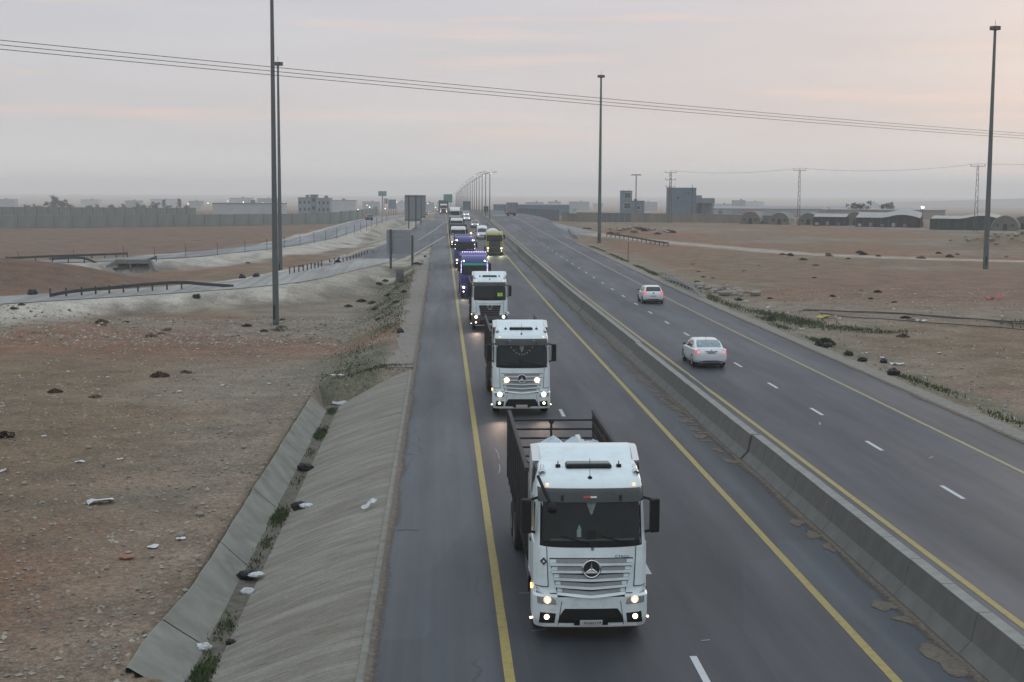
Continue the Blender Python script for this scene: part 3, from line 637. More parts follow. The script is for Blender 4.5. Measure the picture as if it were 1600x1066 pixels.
def cab_truck(name, label, x, y, cab='high', paint=M_TW, grille='slats', lower=None, head='dim', visor=M_SMK, deflector=True, extras=True, length=11.0, group='trucks in the convoy', rz=0):
    lower = lower or paint
    root = thing(name, label, 'truck', (x, y, float(zr(y))), rz, group); C = Cab(cab); hi = cab == 'high'
    zw0, zw1, zt = (2.10, 3.03, 3.72) if hi else (1.95, 2.76, 3.26)
    mesh('cab', C.shell(1.06, zt, 2.25), paint, root, smooth=38)
    mesh('bumper', C.shell(.33, 1.06, .86), M_TWD if lower is M_TW else lower, root, smooth=38)
    mesh('windscreen_seal', C.patch(lambda u, v: ((-1.09 + 2.18 * u) * (1 - .02 * v), zw0 - .02 - .035 * (1 - (2 * u - 1) ** 4) * (1 - v) + (zw1 - zw0 + .08) * v), 24, 5, .006, .03), M_BLK, root, smooth=60)
    ws = mesh('windscreen', C.patch(lambda u, v: ((-1.045 + 2.09 * u) * (1 - .02 * v), zw0 + .08 + (zw1 - zw0 - .08) * v), 24, 5, .014, .012), M_GLS, root, smooth=60)
    for s in (-1, 1):
        # wipers lie along the foot of the glass
        xa = .12 + s * .42; mesh('wiper', B().tube([C.pt(xa + .3, zw0 + .03, .035), C.pt(xa, zw0 + .10, .04), C.pt(xa - .38, zw0 + .20, .03)], .012, 5), M_BLK, ws)
        h = C.hw(2.5)
        sw = mesh('side_window', B().prism([(.50, zw0 + .1), (1.42, zw0 + .1), (1.42, zw1 - .12), (.66, zw1 - .12)], 'x', s * (h - .05), s * (h + .012)), M_GLS, root, bevel=.02)
        dr = mesh('door', B().prism([(.34, 1.12), (1.52, 1.12), (1.52, zw0), (.40, zw0)], 'x', s * (C.hw(1.4) - .04), s * (C.hw(1.4) + .012)), paint, root, bevel=.02)
        mesh('door_handle', B().box(min(s * 1.2, s * 1.235), max(s * 1.2, s * 1.235), 1.28, 1.45, zw0 - .2, zw0 - .14), M_BLK, dr)
        mesh('step', B().box(min(s * .95, s * 1.2), max(s * .95, s * 1.2), .82, 1.02, .42, .9), M_GRY, root)
        ar = B().grid([[(s * 1.22, 1.42 + .60 * math.cos(R(a)), .55 + .60 * math.sin(R(a))), (s * .86, 1.42 + .60 * math.cos(R(a)), .55 + .60 * math.sin(R(a)))] for a in range(0, 181, 15)])
        mesh('mudguard', ar, M_BLK, root, smooth=60)
        wheel(root, s * 1.04, 1.42, .51, .31, s)
        # corner fairing beside the windscreen foot
        if extras:
            mesh('corner_fairing', C.patch(lambda u, v: (s * (.925 + (.215 - .05 * v) * u + .035 * v), 1.22 + .82 * v), 6, 8, .022, .03), paint, root, smooth=50)
    # grille
    if grille == 'slats':
        mesh('grille_backing', C.trap(-.71, .71, .99, -.885, .885, 1.80, .004, .03, 20, 6), M_BLK, root, smooth=60)
        zt_ = [1.80, 1.645, 1.49, 1.335, 1.18]
        for k, z1 in enumerate(zt_):
            hw_ = .875 - .038 * k; vdip = [0, .0, .03, .05, .07][k]; hh = .125
            def lip(u, v, z1=z1, hw_=hw_, vd=vdip): xx = -hw_ + 2 * hw_ * u; return (xx, z1 - hh - .012 + .055 * v - vd * (1 - abs(xx) / hw_))
            def msh(u, v, z1=z1, hw_=hw_, vd=vdip): xx = (-hw_ + 2 * hw_ * u) * .86; return (xx, z1 - hh + .05 + (hh - .055) * v - vd * (1 - abs(xx) / hw_))
            def ends(u, v, z1=z1, hw_=hw_, vd=vdip): xx = -hw_ + 2 * hw_ * u; return (xx, z1 - hh + .05 + (hh - .055) * v - vd * (1 - abs(xx) / hw_))
            sl_ = mesh('grille_slat', C.patch(lip, 20, 2, .045, .03), paint, root, smooth=50)
            mesh('slat_end', C.patch(ends, 20, 2, .018, .02), paint, sl_, smooth=50)
            mesh('slat_mesh', C.patch(msh, 20, 2, .026, .01), M_MESH, sl_, smooth=50)
    elif grille == 'black':
        mesh('grille_backing', C.trap(-.62, .62, 1.02, -.74, .74, 1.72, .02, .03, 16, 5), M_BLK, root, smooth=60)
        for k in range(4):
            z1 = 1.1 + k * .15; mesh('grille_slat', C.rect(-.66, .66, z1, z1 + .07, .04, .02), M_GRY, root, smooth=60)
    if extras:
        sm_ = [(-.89, .89, 1.806, 1.826)] + [(a, c, 1.052, 1.070) for a, c in ((-1.2, -.74), (.74, 1.2))]
        for a, c, z0, z1 in sm_: mesh('panel_seam', C.rect(a, c, z0, z1, .004, .006, 10, 1), M_BLK, root)
        for s in (-1, 1):
            mesh('panel_seam', C.trap(s * .70, s * .712, .345, s * .62, s * .632, .90, .006, .006, 2, 6), M_BLK, root)
            mesh('panel_seam', C.trap(s * .902, s * .926, 1.20, s * .945, s * .962, 2.06, .010, .006, 2, 8), M_GRY, root)
            mesh('panel_seam', C.rect(s * .91, s * 1.18, 1.195, 1.215, .010, .006, 6, 1), M_GRY, root)
            mesh('bumper_ledge', C.rect(s * .72, s * 1.22, 1.00, 1.05, .03, .035, 8, 1), lower, root, smooth=60)
    # lower intake, fog housings, headlamps
    mesh('intake', C.patch(lambda u, v: ((-.70 + 1.40 * u) * (1 - .20 * v ** 2), .43 + .31 * v), 14, 5, .012, .02), M_BLK, root, smooth=60)
    if extras:
        pl_ = mesh('plate_holder', C.rect(-.36, .36, .38, .52, .03, .03), M_BLK, root)
        mesh('number_plate', C.rect(-.24, .24, .385, .505, .045, .012), M_PLT, pl_)
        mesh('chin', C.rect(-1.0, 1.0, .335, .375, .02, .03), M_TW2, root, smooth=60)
    for s in (-1, 1):
        mesh('fog_housing', C.patch(lambda u, v: (s * (.78 + .33 * u - .03 * v), .42 + .24 * v - .03 * (1 - u) * (v - .2)), 8, 4, .012, .02), M_BLK, root, smooth=60)
        fog = mesh('fog_lamp', C.disc(s * .945, .565, .055, .035), M_LAMP if head in ('dim', 'bright') else M_LENS, root, smooth=60)
        hl = mesh('headlamp', C.patch(lambda u, v: (s * (.74 + .40 * u + .02 * v), .83 + .02 * u + (.09 + .24 * u) * v), 8, 6, .014, .02), M_LENS if lower is not M_GRY else M_GRY, root, smooth=60)
        mesh('headlamp_bulb', C.disc(s * .93, .935, .085 if head != 'bright' else .10, .03), {'dim': M_LAMPD, 'bright': M_LAMPW, 'one': M_LAMPW, 'off': M_LENS}[head], hl, smooth=60)
        if head == 'dim': mesh('headlamp_filament', C.disc(s * .93, .905, .035, .055), M_LAMP, hl, smooth=60)
        mesh('headlamp_brow', C.patch(lambda u, v: (s * (.73 + .42 * u), .96 + .24 * u * .6 + .05 * v), 8, 2, .03, .03), lower, hl, smooth=60)
    # visor and roof
    if visor:
        vis = mesh('sun_visor', C.patch(lambda u, v: (-1.13 + 2.26 * u, zw1 - .02 + .27 * v), 24, 3, .10 if hi else .08, .02), visor, root, smooth=60)
        for s in (-1, 1): mesh('visor_bracket', C.rect(s * .62 - .03, s * .62 + .03, zw1 + .02, zw1 + .12, .115, .02, 2, 2), M_BLK, vis)
    if hi and extras:
        mesh('roof_hatch', B().box(-.47, .47, .80, 1.14, 3.66, 3.715), M_SMK, root, bevel=.05, seg=3)
        mesh('hatch_frame', B().box(-.50, .50, .77, 1.17, 3.60, 3.70), M_BLK, root, bevel=.05, seg=3)
        an = mesh('roof_aerial', B().lathe([(0, .055), (.04, .05), (.06, .02), (.08, 0)], 'z', 10, (0, .55, 3.43)), M_BLK, root, smooth=60)
        mesh('aerial_rod', B().tube([(0, .55, 3.48), (0, .62, 3.86)], .006, 5), M_BLK, an)
        for s in (-1, 1):
            mesh('roof_marker', B().lathe([(-.03, 0), (-.03, .035), (.03, .04), (.045, 0)], 'z', 10, (s * .93, .40, 3.335)), M_LAMPD, root, smooth=60)
            mesh('roof_light', B().box(s * .66 - .05, s * .66 + .05, .86, .94, 3.60, 3.68).tube([(s * .66, .9, 3.66), (s * .66, .9, 3.75)], .012, 5), M_BLK, root)
            hn = mesh('beacon', B().lathe([(-.02, .06), (.08, .085), (.16, .06), (.18, 0)], 'y', 12, (s * 1.01, .72, 3.52)), M_CHR, root, smooth=50)
            mesh('beacon_stalk', B().tube([(s * 1.01, .85, 3.52), (s * 1.0, .98, 3.66)], .035, 8), M_CHR, hn)
    if deflector:
        zb, zd = (3.68, 3.91) if hi else (3.24, 3.62)
        d = B().prism([(1.30, zb), (1.42, zb + .02), (1.78, zd), (2.22, zd + .01), (2.24, zb - .3), (1.9, zb - .3), (1.75, zb)], 'x', -1.02, 1.02)
        df = mesh('roof_deflector', d, paint, root, bevel=.03, seg=2)
        for s in (-1, 1):
            a, c = s * 1.02, s * 1.18
            w = B().add([(a, 1.30, zb), (a, 1.78, zd), (c, 1.95, zd - .02), (c, 1.45, zb - .02), (a, 2.24, zd), (c, 2.24, zd - .02), (c * 1.0, 2.28, zb - .9), (c, 1.75, zb - .75)], [(0, 1, 2, 3), (1, 4, 5, 2), (3, 2, 5, 6, 7)])
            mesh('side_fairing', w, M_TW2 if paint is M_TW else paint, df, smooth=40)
            mesh('fairing_gap', B().add([(s * 1.13, 1.05, 3.56 if hi else 3.15), (s * 1.15, 1.40, zb - .04), (s * 1.165, 1.60, zb - .55), (s * 1.15, 1.35, zb - .45)], [(0, 1, 2, 3)]), M_BLK, df)
    mirrors(root, C, zw1 + .02, zw0 + .22)
    if extras:
        for s in (-1, 1): mesh('side_marker', B().box(min(s * 1.235, s * 1.29), max(s * 1.235, s * 1.275), .30, .34, .45, .49), M_LAMP, root, bevel=.01)
        mesh('side_repeater', B().box(-1.25, -1.225, .66, .74, 1.02, 1.12), M_AMB, root)
    # chassis and wheels
    mesh('chassis', B().box(-.45, .45, .9, length - .4, .62, .92).box(-1.1, 1.1, length - .75, length - .55, .45, .75), M_BLK, root)
    for s in (-1, 1):
        mesh('side_tank', B().box(min(s * .6, s * 1.15), max(s * .6, s * 1.15), 2.5, 4.3, .45, 1.0), M_GRY, root, bevel=.06)
        for yy in (length - 3.4, length - 2.05): wheel(root, s * .98, yy, .51, .52, s)
    return root, C
def cargo_cage(root, y0, y1, zt, individual=True, m=M_STL, solid=False, hw=1.235, rear=True):
    zb = 1.28
    step = .26 if individual else .42
    mesh('bed', B().box(-1.2, 1.2, y0, y1, zb - .22, zb), M_BED, root)
    L = y1 - y0
    for s in (-1, 1):
        x = s * hw
        parts = []
        n = int(L / step)
        for k in range(n + 1): parts.append(('side_post', (x, y0 + .04 + (L - .08) * k / n, zb), (x, y0 + .04 + (L - .08) * k / n, zt), .055 if k % 4 else .09))
        for k in range(7): z = zb + .04 + (zt - zb - .04) * k / 6; parts.append(('side_rail', (x - s * .02, y0, z), (x - s * .02, y1, z), .045 if k < 6 else .09))
        nb = int(L / .84)
        for k in range(nb): parts.append(('side_brace', (x + s * .015, y0 + L * k / nb, zb), (x + s * .015, y0 + L * (k + 1) / nb, zb + .85), .03))
        if individual:
            for nm, a, c, w in parts: mesh(nm, B().bar(a, c, w), m, root)
        else:
            b = B()
            for nm, a, c, w in parts: b.bar(a, c, w)
            mesh('side_lattice', b, m, root)
        if individual: mesh('drop_side', B().box(min(x - s * .035, x - s * .05), max(x - s * .035, x - s * .05), y0, y1, zb - .2, zb + .62), m, root)
        if solid: mesh('side_board', B().box(min(x - s * .01, x), max(x - s * .01, x), y0, y1, zb, zt - .05), m, root)
    if rear:
        for k in range(6):
            z = zb + .35 + (zt - .25 - zb - .35) * k / 5; mesh('rear_rail', B().bar((-hw, y1 - .03, z), (hw, y1 - .03, z), .05), m, root)
        g = mesh('rear_post', B().bar((0, y1 - .05, zb), (0, y1 - .05, zt - .22), .06).add([(-.12, y1 - .07, zt - .22), (.12, y1 - .07, zt - .22), (0, y1 - .07, zt - .42)], [(0, 1, 2)]), m, root)
        for s in (-1, 1): mesh('rear_brace', B().bar((s * .45, y1 - .06, zb + .2), (s * hw * .98, y1 - .06, zb + 1.05), .04), m, root)
    for s in (-.5, .5):
        mesh('headboard_post', B().bar((s * 1.6, y0, zb), (s * 1.6, y0, zt - .1), .06), m, root)

# ------------------------------------------------------------------ the convoy
t1, C1 = cab_truck('lattice_sided_truck', 'leading white truck with black lattice cargo sides and a star badge', 1.83, 29.36, length=11.4)
cargo_cage(t1, 2.75, 11.3, 3.2, True)
star_badge(C1, 0, 1.60, .20, t1)
mesh('bonnet_emblem', C1.disc(.02, 2.02, .035, .02), M_CHR, t1, smooth=60)
text_mesh('plate_number', '90-85179', .10, M_INK, t1, Matrix.Translation((.02, C1.F(0, .445) - .049, .445)) @ FRONTM)
text_mesh('model_lettering', 'ACTROS', .085, M_INK, t1, Matrix.Translation((.62, C1.F(.6, 1.86) - .02, 1.855)) @ Matrix.Rotation(R(-6), 4, 'Z') @ FRONTM, (1.15, .7))
# diamond sticker and the small red and white maker's strip on the visor
cx = -1.015; mesh('diamond_sticker', C1.patch(lambda u, v: (cx + (u - v) * .075, 1.76 + (u + v - 1) * .085), 4, 4, .055, .004), M_INK, t1)
mesh('diamond_centre', C1.patch(lambda u, v: (cx + (u - v) * .03, 1.76 + (u + v - 1) * .034), 2, 2, .062, .004), M_PLT, t1)
mesh('visor_strip', C1.rect(-.17, -.02, 3.10, 3.135, .112, .006, 3, 1), mat('red_sticker', (.42, .05, .03), .5), t1); mesh('visor_strip', C1.rect(-.02, .11, 3.10, 3.135, .112, .006, 3, 1), M_PLT, t1)
# near side front mirror on a long arm
fm = mesh('front_mirror', B().lathe([(-.09, 0), (-.08, .10), (0, .13), (.09, .11), (.10, 0)], 'x', 12, (-.86, -.02, 2.93)), M_BLK, t1, smooth=50)
mesh('front_mirror_arm', B().tube([(-.88, .0, 3.0), (-1.0, .1, 3.25), (-1.12, .45, 3.52)], .035, 7), M_BLK, fm, smooth=50)
# hanging pennant, tissue box and sat-nav seen at the glass
M_PEN = mat('pale_fabric', (.18, .22, .20), .8, var=.3, scale=9); M_TEAL = mat('teal_tissue', (.10, .26, .22), .7, var=.3, scale=20)
mesh('pennant', C1.trap(-.015, .015, 2.74, -.11, .11, 3.0, .02, .004, 4, 4), M_PEN, t1); mesh('dash_box', C1.rect(-.12, .10, 2.22, 2.40, .02, .004, 4, 2), M_BLK, t1); mesh('tissue_box', C1.rect(-.31, -.22, 2.27, 2.42, .02, .004, 3, 3), mat('tissue_card', (.20, .24, .23), .7), t1); mesh('tissue', C1.trap(-.30, -.21, 2.41, -.27, -.25, 2.52, .021, .004, 3, 3), M_TEAL, t1)
mesh('dashboard', C1.rect(-.88, .92, 2.19, 2.235, .017, .003, 12, 1), mat('dash_grey', (.05, .055, .055), .6), t1)
def bundle(x, y, z, r, label, sx=1, sz=.7):
    b = B(); P = []; n = 14
    for i in range(n):
        row = []
        for j in range(9):
            th = math.pi * j / 8; ph = 2 * math.pi * i / n; q = r * (1 + .28 * (float(vnoise(3 + x + i % n * .9, y + j * .8)) - .5)); row.append((q * sx * math.sin(th) * math.cos(ph), q * math.sin(th) * math.sin(ph) * 1.15, sz * q * math.cos(th)))
        P.append(row)
    o = mesh('covered_bundle', b.grid(P, True), M_TRP, None, (x, y, z), smooth=35); return tag(o, label, 'bundle', 'sheeted bundles in the leading truck')
bundle(1.22, 34.2, 2.2, .95, 'blue white sheeted bundle against the near side lattice of the leading truck', .48, .75)
bundle(1.55, 36.6, 2.42, .95, 'rounded blue white bundle just left of centre in the leading truck', .6, .75)
bundle(2.12, 36.4, 2.48, .9, 'square topped white bundle at the centre of the leading truck bed', .6, .78)
bundle(2.66, 37.2, 2.30, .95, 'pale blue bundle towards the off side of the leading truck bed', .5, .7)

t2, C2 = cab_truck('lattice_sided_truck', 'second white truck with two ring emblems on its visor and amber grille lamps', 2.06, 59.6, head='bright', length=11.2)
cargo_cage(t2, 2.75, 11.1, 3.3, False); star_badge(C2, 0, 1.60, .19, t2)
for s in (-1, 1):
    star_badge(C2, s * .50, 3.13, .085, t2); mesh('grille_lamp', C2.disc(s * .64, 1.55, .10, .06), M_WARM, t2, smooth=60)
mesh('pennant', C2.trap(-.02, .02, 2.72, -.11, .11, 3.0, .02, .004, 4, 4), M_PEN, t2); mesh('dash_box', C2.rect(-.12, .10, 2.20, 2.40, .02, .004, 4, 2), M_BLK, t2)
for k in range(9):
    u = -1 + k / 4; mesh('bunting_flag', C2.disc(u * .45, 2.62 + .30 * u * u, .035, .02, .004, 6), mat('bunting', (.24, .22, .17), .8), t2)
t3, C3 = cab_truck('white_truck', 'third white truck with dark grey bumper and a yellow green card in its windscreen', 1.95, 96.2, grille='black', lower=M_GRY, head='bright', visor=M_SMK, length=10.6)
cargo_cage(t3, 2.75, 10.5, 3.0, False); star_badge(C3, 0, 1.60, .16, t3)
cd_ = mesh('card', C3.rect(.52, .86, 2.34, 2.56, .02, .005, 4, 2), mat('lime_card', (.36, .60, .05), .6, emit=(.4, .7, .05), estr=.12), t3)
text_mesh('card_number', '35', .22, M_INK, t3, Matrix.Translation((.70, C3.F(.7, 2.45) - .032, 2.45)) @ FRONTM)
for tr, Cc, e, col in ((t2, C2, 90, (1, .70, .55)), (t3, C3, 90, (1, .70, .55))):
    for s in (-1, 1): lamp_spot(tr, (s * .93, -.15, .93), e, col)

def purple(y, x, lab, green, beacon):
    t, C = cab_truck('purple_truck', lab, x, y, cab='high', paint=M_PUR, grille='black', lower=M_PUR, head='bright', visor=None, deflector=True, extras=False, length=11)
    if green: mesh('green_visor', C.rect(-1.06, 1.06, 2.86, 3.06, .03, .01, 20, 2), M_GRN, t, smooth=60)
    for s in (-1, 1):
        n = 9 if green else 3
        for k in range(n): mesh('marker_light', C.disc(s * (1.14 - .02 * k / n), 2.25 + k * (1.05 / n if green else .5), .030, .012, .015, 8), M_LEDV if green else M_LEDW, t)
        mesh('roof_marker', C.disc(s * .92, 3.24, .06, .03, .03, 10), M_LEDW, t)
    if green:
        for k in range(11): mesh('roof_edge_light', B().lathe([(-.02, 0), (-.015, .03), (.02, .03), (.03, 0)], 'z', 8, (-1 + k * .2, 1.75, 3.97)), M_LEDV, t)
    if beacon: mesh('amber_beacon', B().lathe([(0, .10), (.10, .10), (.16, .05), (.18, 0)], 'z', 12, (.75, 1.9, 3.97)), M_AMB, t, smooth=50)
    mesh('windscreen_strip', C.rect(.15, .95, 2.16, 2.21, .02, .004, 8, 1), mat('dash_sheet', (.32, .33, .35), .6), t)  # pale strip along the foot of the windscreen
    mesh('box_body', B().box(-1.22, 1.22, 2.7, 10.8, 1.1, 3.55), M_DKB, t); lamp_spot(t, (-.93, -.15, .93), 80, (1, .85, .7)); return t
purple(124.5, 1.55, 'purple truck with violet marker lights and green windscreen strip, nearer of two', True, False)
purple(168, 1.45, 'purple truck with lit amber beacon on its roof, farther of two', False, True)

def plain_truck(y, x, lab, body, bh, cab='mid', defl=False, bw=1.25):
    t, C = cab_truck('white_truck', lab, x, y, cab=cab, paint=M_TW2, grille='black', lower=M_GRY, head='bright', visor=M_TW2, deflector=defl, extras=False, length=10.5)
    mesh('cargo_box', B().box(-bw, bw, 2.5, 10.3, 1.1, bh), body, t); mesh('number_card', C.rect(-.95, -.70, 2.05, 2.2, .02, .004, 3, 1), M_PLT, t); return t
plain_truck(217, 1.25, 'white truck with dark high sided body right behind the purple trucks', M_DKB, 3.5, bw=1.32)
plain_truck(262, 1.5, 'white cabbed truck second behind the purple trucks', M_DKB, 3.3)
plain_truck(322, 1.75, 'white truck with roof fairing farthest back in the inner file', M_DKB, 3.4, 'high', True)
tf, Cf = cab_truck('container_truck', 'tall dark container truck at the far end of the convoy', -.6, 455, cab='mid', paint=M_TW2, grille='black', lower=M_GRY, head='bright', visor=None, deflector=False, extras=False)
mesh('container', B().box(-1.6, 1.6, 2.4, 11, 1.2, 4.3), mat('container_blue', (.05, .07, .09), .7), tf)

# tanker
tk, Ck = cab_truck('tanker_truck', 'tanker truck with yellow green cab and white tank in the outer lane', 6.05, 197, cab='mid', paint=M_YCAB, grille='none', lower=M_YCAB, head='bright', visor=M_YCAB, deflector=False, extras=False, length=9.5)
mesh('grille_backing', Ck.patch(lambda u, v: ((-.78 + 1.56 * u) * (1 - .05 * (1 - v)), .46 + 1.46 * v), 14, 8, .03, .03), mat('tanker_grille', (.035, .04, .045), .5), tk, smooth=60)
for k in range(5): mesh('grille_slat', Ck.rect(-.7, .7, 1.0 + k * .17, 1.06 + k * .17, .05, .02), M_GRY, tk, smooth=60)
tank = mesh('tank', B().lathe([(2.7, 0), (2.7, .7), (2.82, .98), (3.1, 1.12), (9.0, 1.12), (9.3, .9), (9.35, 0)], 'y', 28, (0, 0, 2.38)), mat('tank_white', (.62, .61, .60), .4, var=.05), tk, smooth=35)
M_RL = mat('red_lettering', (.42, .04, .04), .5)
for s, a0, a1 in ((-1, (.72, 3.05), (.42, 3.34)), (1, (.42, 3.34), (.78, 3.0)), (-1, (.5, 3.0), (.36, 3.22))):
    mesh('red_mark', B().bar((s * a0[0], 2.76, a0[1]), (s * a1[0], 2.72, a1[1]), .02, .10, (0, 1, 0)), M_RL, tank)
mesh('green_mark', B().box(-.08, .10, 2.66, 2.70, 3.05, 3.22), mat('green_lettering', (.06, .2, .1), .5), tank)
for s in (-1, 1): lamp_spot(tk, (s * .93, -.15, .93), 200, (.95, 1, .55), 9, 40)

# ------------------------------------------------------------------ cars
M_CARW = mat('car_white', (.66, .69, .71), .25, .5, var=.02, coat=.8, grime=(.5, .49, .45, .25))
M_CARD = mat('car_dark', (.03, .032, .036), .3, .5, var=.05, coat=.7)
M_CARS = mat('car_silver', (.33, .34, .35), .3, .5, .4, var=.04, coat=.6)
M_CGL = mat('car_glass', (.02, .026, .028), .05, .6, var=.2, scale=3)
M_CGLP = mat('pale_reflecting_glass', (.16, .23, .24), .06, .9, var=.5, scale=6)
SEDAN = dict(L=4.8, body=[(0, .66, .42, .72, .80), (.05, .80, .32, .74, .95), (.16, .86, .27, .72, 1.03), (.40, .895, .24, .70, 1.06), (.95, .90, .20, .68, 1.04), (1.6, .90, .18, .66, .99), (2.6, .90, .18, .66, .96), (3.5, .90, .18, .66, .94), (4.1, .88, .2, .62, .86), (4.5, .80, .24, .56, .75), (4.72, .68, .30, .52, .66), (4.8, .5, .38, .5, .58)],
             roof=[(.62, .76, 1.03, 0), (.95, .74, 1.23, .2), (1.30, .68, 1.38, .4), (1.62, .63, 1.44, .5), (2.1, .63, 1.47, .5), (2.6, .64, 1.45, .5), (3.05, .70, 1.27, .3), (3.62, .78, .955, 0)],
             rw=(.72, 1.44, .62), fw=(2.72, 3.5, .66), wheels=(.98, 3.75), r=.33)
HATCH = dict(L=4.03, body=[(0, .66, .42, .70, .80), (.05, .80, .34, .72, .92), (.14, .85, .28, .72, 1.0), (.35, .87, .24, .70, 1.02), (.9, .875, .20, .68, 1.0), (2.0, .875, .18, .66, .97), (2.9, .87, .18, .66, .95), (3.4, .84, .2, .62, .88), (3.8, .74, .26, .56, .76), (3.98, .6, .34, .52, .66), (4.03, .4, .4, .5, .6)],
             roof=[(.10, .74, .98, 0), (.22, .70, 1.18, .2), (.40, .64, 1.38, .4), (.62, .60, 1.47, .5), (1.3, .61, 1.50, .5), (1.9, .62, 1.47, .5), (2.4, .68, 1.28, .3), (3.1, .76, .95, 0)],
             rw=(.15, .46, .58), fw=(2.02, 2.95, .62), wheels=(.62, 3.1), r=.31)
def roof_at(D, y):
    r = D['roof']; ys = [k[0] for k in r]; return float(np.interp(y, ys, [k[1] for k in r])), float(np.interp(y, ys, [k[2] for k in r]))
def make_car(name, label, D, paint, x, y, rz=0, lit_rear=True, front_lit=False, glass=M_CGL, rear_glass=None, z=None, group=None, plate=True):
    root = thing(name, label, 'car', (x, y, float(zr(y)) if z is None else z), rz, group)
    def sec(w, zl, zm, zb): return [(0, zl), (w * .80, zl), (w * .95, zl + .08), (w, zl * .45 + zm * .55), (w, zm), (w * .97, zb * .8 + zm * .2), (w * .90, zb - .015), (w * .7, zb + .012), (0, zb + .03)]
    P = []
    for yy, w, zl, zm, zb in D['body']:
        h = sec(w, zl, zm, zb); P.append([(a, yy, c) for a, c in h] + [(-a, yy, c) for a, c in h[::-1][1:-1]])
    b = B().grid([row + [row[0]] for row in P]); n = len(P[0]) + 1
    b.f += [tuple(range(n - 1)), tuple(range((len(P) - 1) * n, len(P) * n - 1))]
    mesh('body', b, paint, root, smooth=40)
    P = []
    for yy, w, zz, k in D['roof']:
        bw = float(np.interp(yy, [q[0] for q in D['body']], [q[1] for q in D['body']])) * .90; zb = float(np.interp(yy, [q[0] for q in D['body']], [q[4] for q in D['body']])) - .03
        if k == 0: bw = w; 
        P.append([(bw, yy, min(zb, zz)), (bw * .6 + w * .4, yy, zb * .5 + zz * .5), (w, yy, max(zz - .04, zb)), (w * .82, yy, zz), (0, yy, zz + .012), (-w * .82, yy, zz), (-w, yy, max(zz - .04, zb)), (-(bw * .6 + w * .4), yy, zb * .5 + zz * .5), (-bw, yy, min(zb, zz))])
    mesh('cabin', B().grid(P), paint, root, smooth=40)
    # glass follows the cabin surface
    def screen(y0, y1, wm, nm, g, off):
        Q = []
        for i in range(7):
            yy = y0 + (y1 - y0) * i / 6; w, zz = roof_at(D, yy); Q.append([(w * .88 * k / 4, yy + off[0], zz + .014 - .012 * abs(k / 4) + off[1]) for k in range(-4, 5)])
        return mesh(nm, B().grid(Q), g, root, smooth=60)
    screen(D['rw'][0], D['rw'][1], 0, 'rear_window', rear_glass or glass, (-.012, .006)); screen(D['fw'][0], D['fw'][1], 0, 'windscreen', glass, (.012, .006))
    for s in (-1, 1):
        ya, yb = D['rw'][1] + .02, D['fw'][0] + .25; ym = (ya + yb) / 2
        for a, c in ((ya, ym - .05), (ym + .05, yb)):
            Q = []
            for i in range(4):
                yy = a + (c - a) * i / 3; w, zz = roof_at(D, yy); bw = float(np.interp(yy, [q[0] for q in D['body']], [q[1] for q in D['body']])) * .90; zb = float(np.interp(yy, [q[0] for q in D['body']], [q[4] for q in D['body']]))
                Q.append([(s * (bw + .006), yy, zb + .03), (s * (bw * .6 + w * .4 + .008), yy, zb * .5 + zz * .5), (s * (w + .006), yy, zz - .07)])
            mesh('side_window', B().grid(Q), glass, root, smooth=60)
        mesh('mirror', B().box(min(s * .86, s * 1.04), max(s * .86, s * 1.04), D['fw'][0] + .28, D['fw'][0] + .40, .98, 1.12), M_CARD, root, bevel=.03)
        for yy in D['wheels']: wheel(root, s * .79, yy, D['r'], .20, s)
        for yy in D['wheels']:
            mesh('wheel_arch', B().grid([[(s * (.905 if D is SEDAN else .88), yy + (D['r'] + .05) * math.cos(R(a)), D['r'] + (D['r'] + .05) * math.sin(R(a))), (s * (.906 if D is SEDAN else .881), yy + D['r'] * .9 * math.cos(R(a)), D['r'] + D['r'] * .9 * math.sin(R(a)))] for a in range(0, 181, 15)]), M_BLK, root)
        # rear lamp wraps the corner
        x0, x1 = (.60, .84) if D is SEDAN else (.58, .83); za, zb2 = (.80, .98) if D is SEDAN else (.82, 1.02)
        def by(xx, zz): return float(np.interp(abs(xx), [0, .6, .8, .86], [.02, .03, .06, .16])) + (.04 if zz > .9 else 0)
        tl = mesh('tail_lamp', B().grid([[(s * (x0 + (x1 - x0) * i / 4), by(x0 + (x1 - x0) * i / 4, za) - .02, za + .02 * (4 - i) / 4), (s * (x0 + (x1 - x0) * i / 4), by(x0 + (x1 - x0) * i / 4, zb2) - .012, zb2)] for i in range(5)]), M_RED, root, smooth=60)
        if lit_rear: mesh('lamp_core', B().grid([[(s * (x0 + .05 + .12 * i / 3), by(x0 + .05 + .12 * i / 3, za) - .028, za + .05), (s * (x0 + .05 + .12 * i / 3), by(x0 + .05 + .12 * i / 3, zb2) - .022, zb2 - .04)] for i in range(4)]), M_REDON, tl)
        L_ = D['L']
        hl = mesh('headlamp', B().lathe([(0, 0), (.01, .10), (-.06, .11)], 'y', 12, (s * .58, L_ - .12, .66)), M_LAMPW if front_lit else M_LENS, root, smooth=60)
    mesh('rear_bumper_insert', B().grid([[(a, float(np.interp(abs(a), [0, .5, .72], [.0, .015, .06])) - .012, z_) for z_ in (.34, .44)] for a in np.linspace(-.66, .66, 12)]), M_GRY, root, smooth=60)
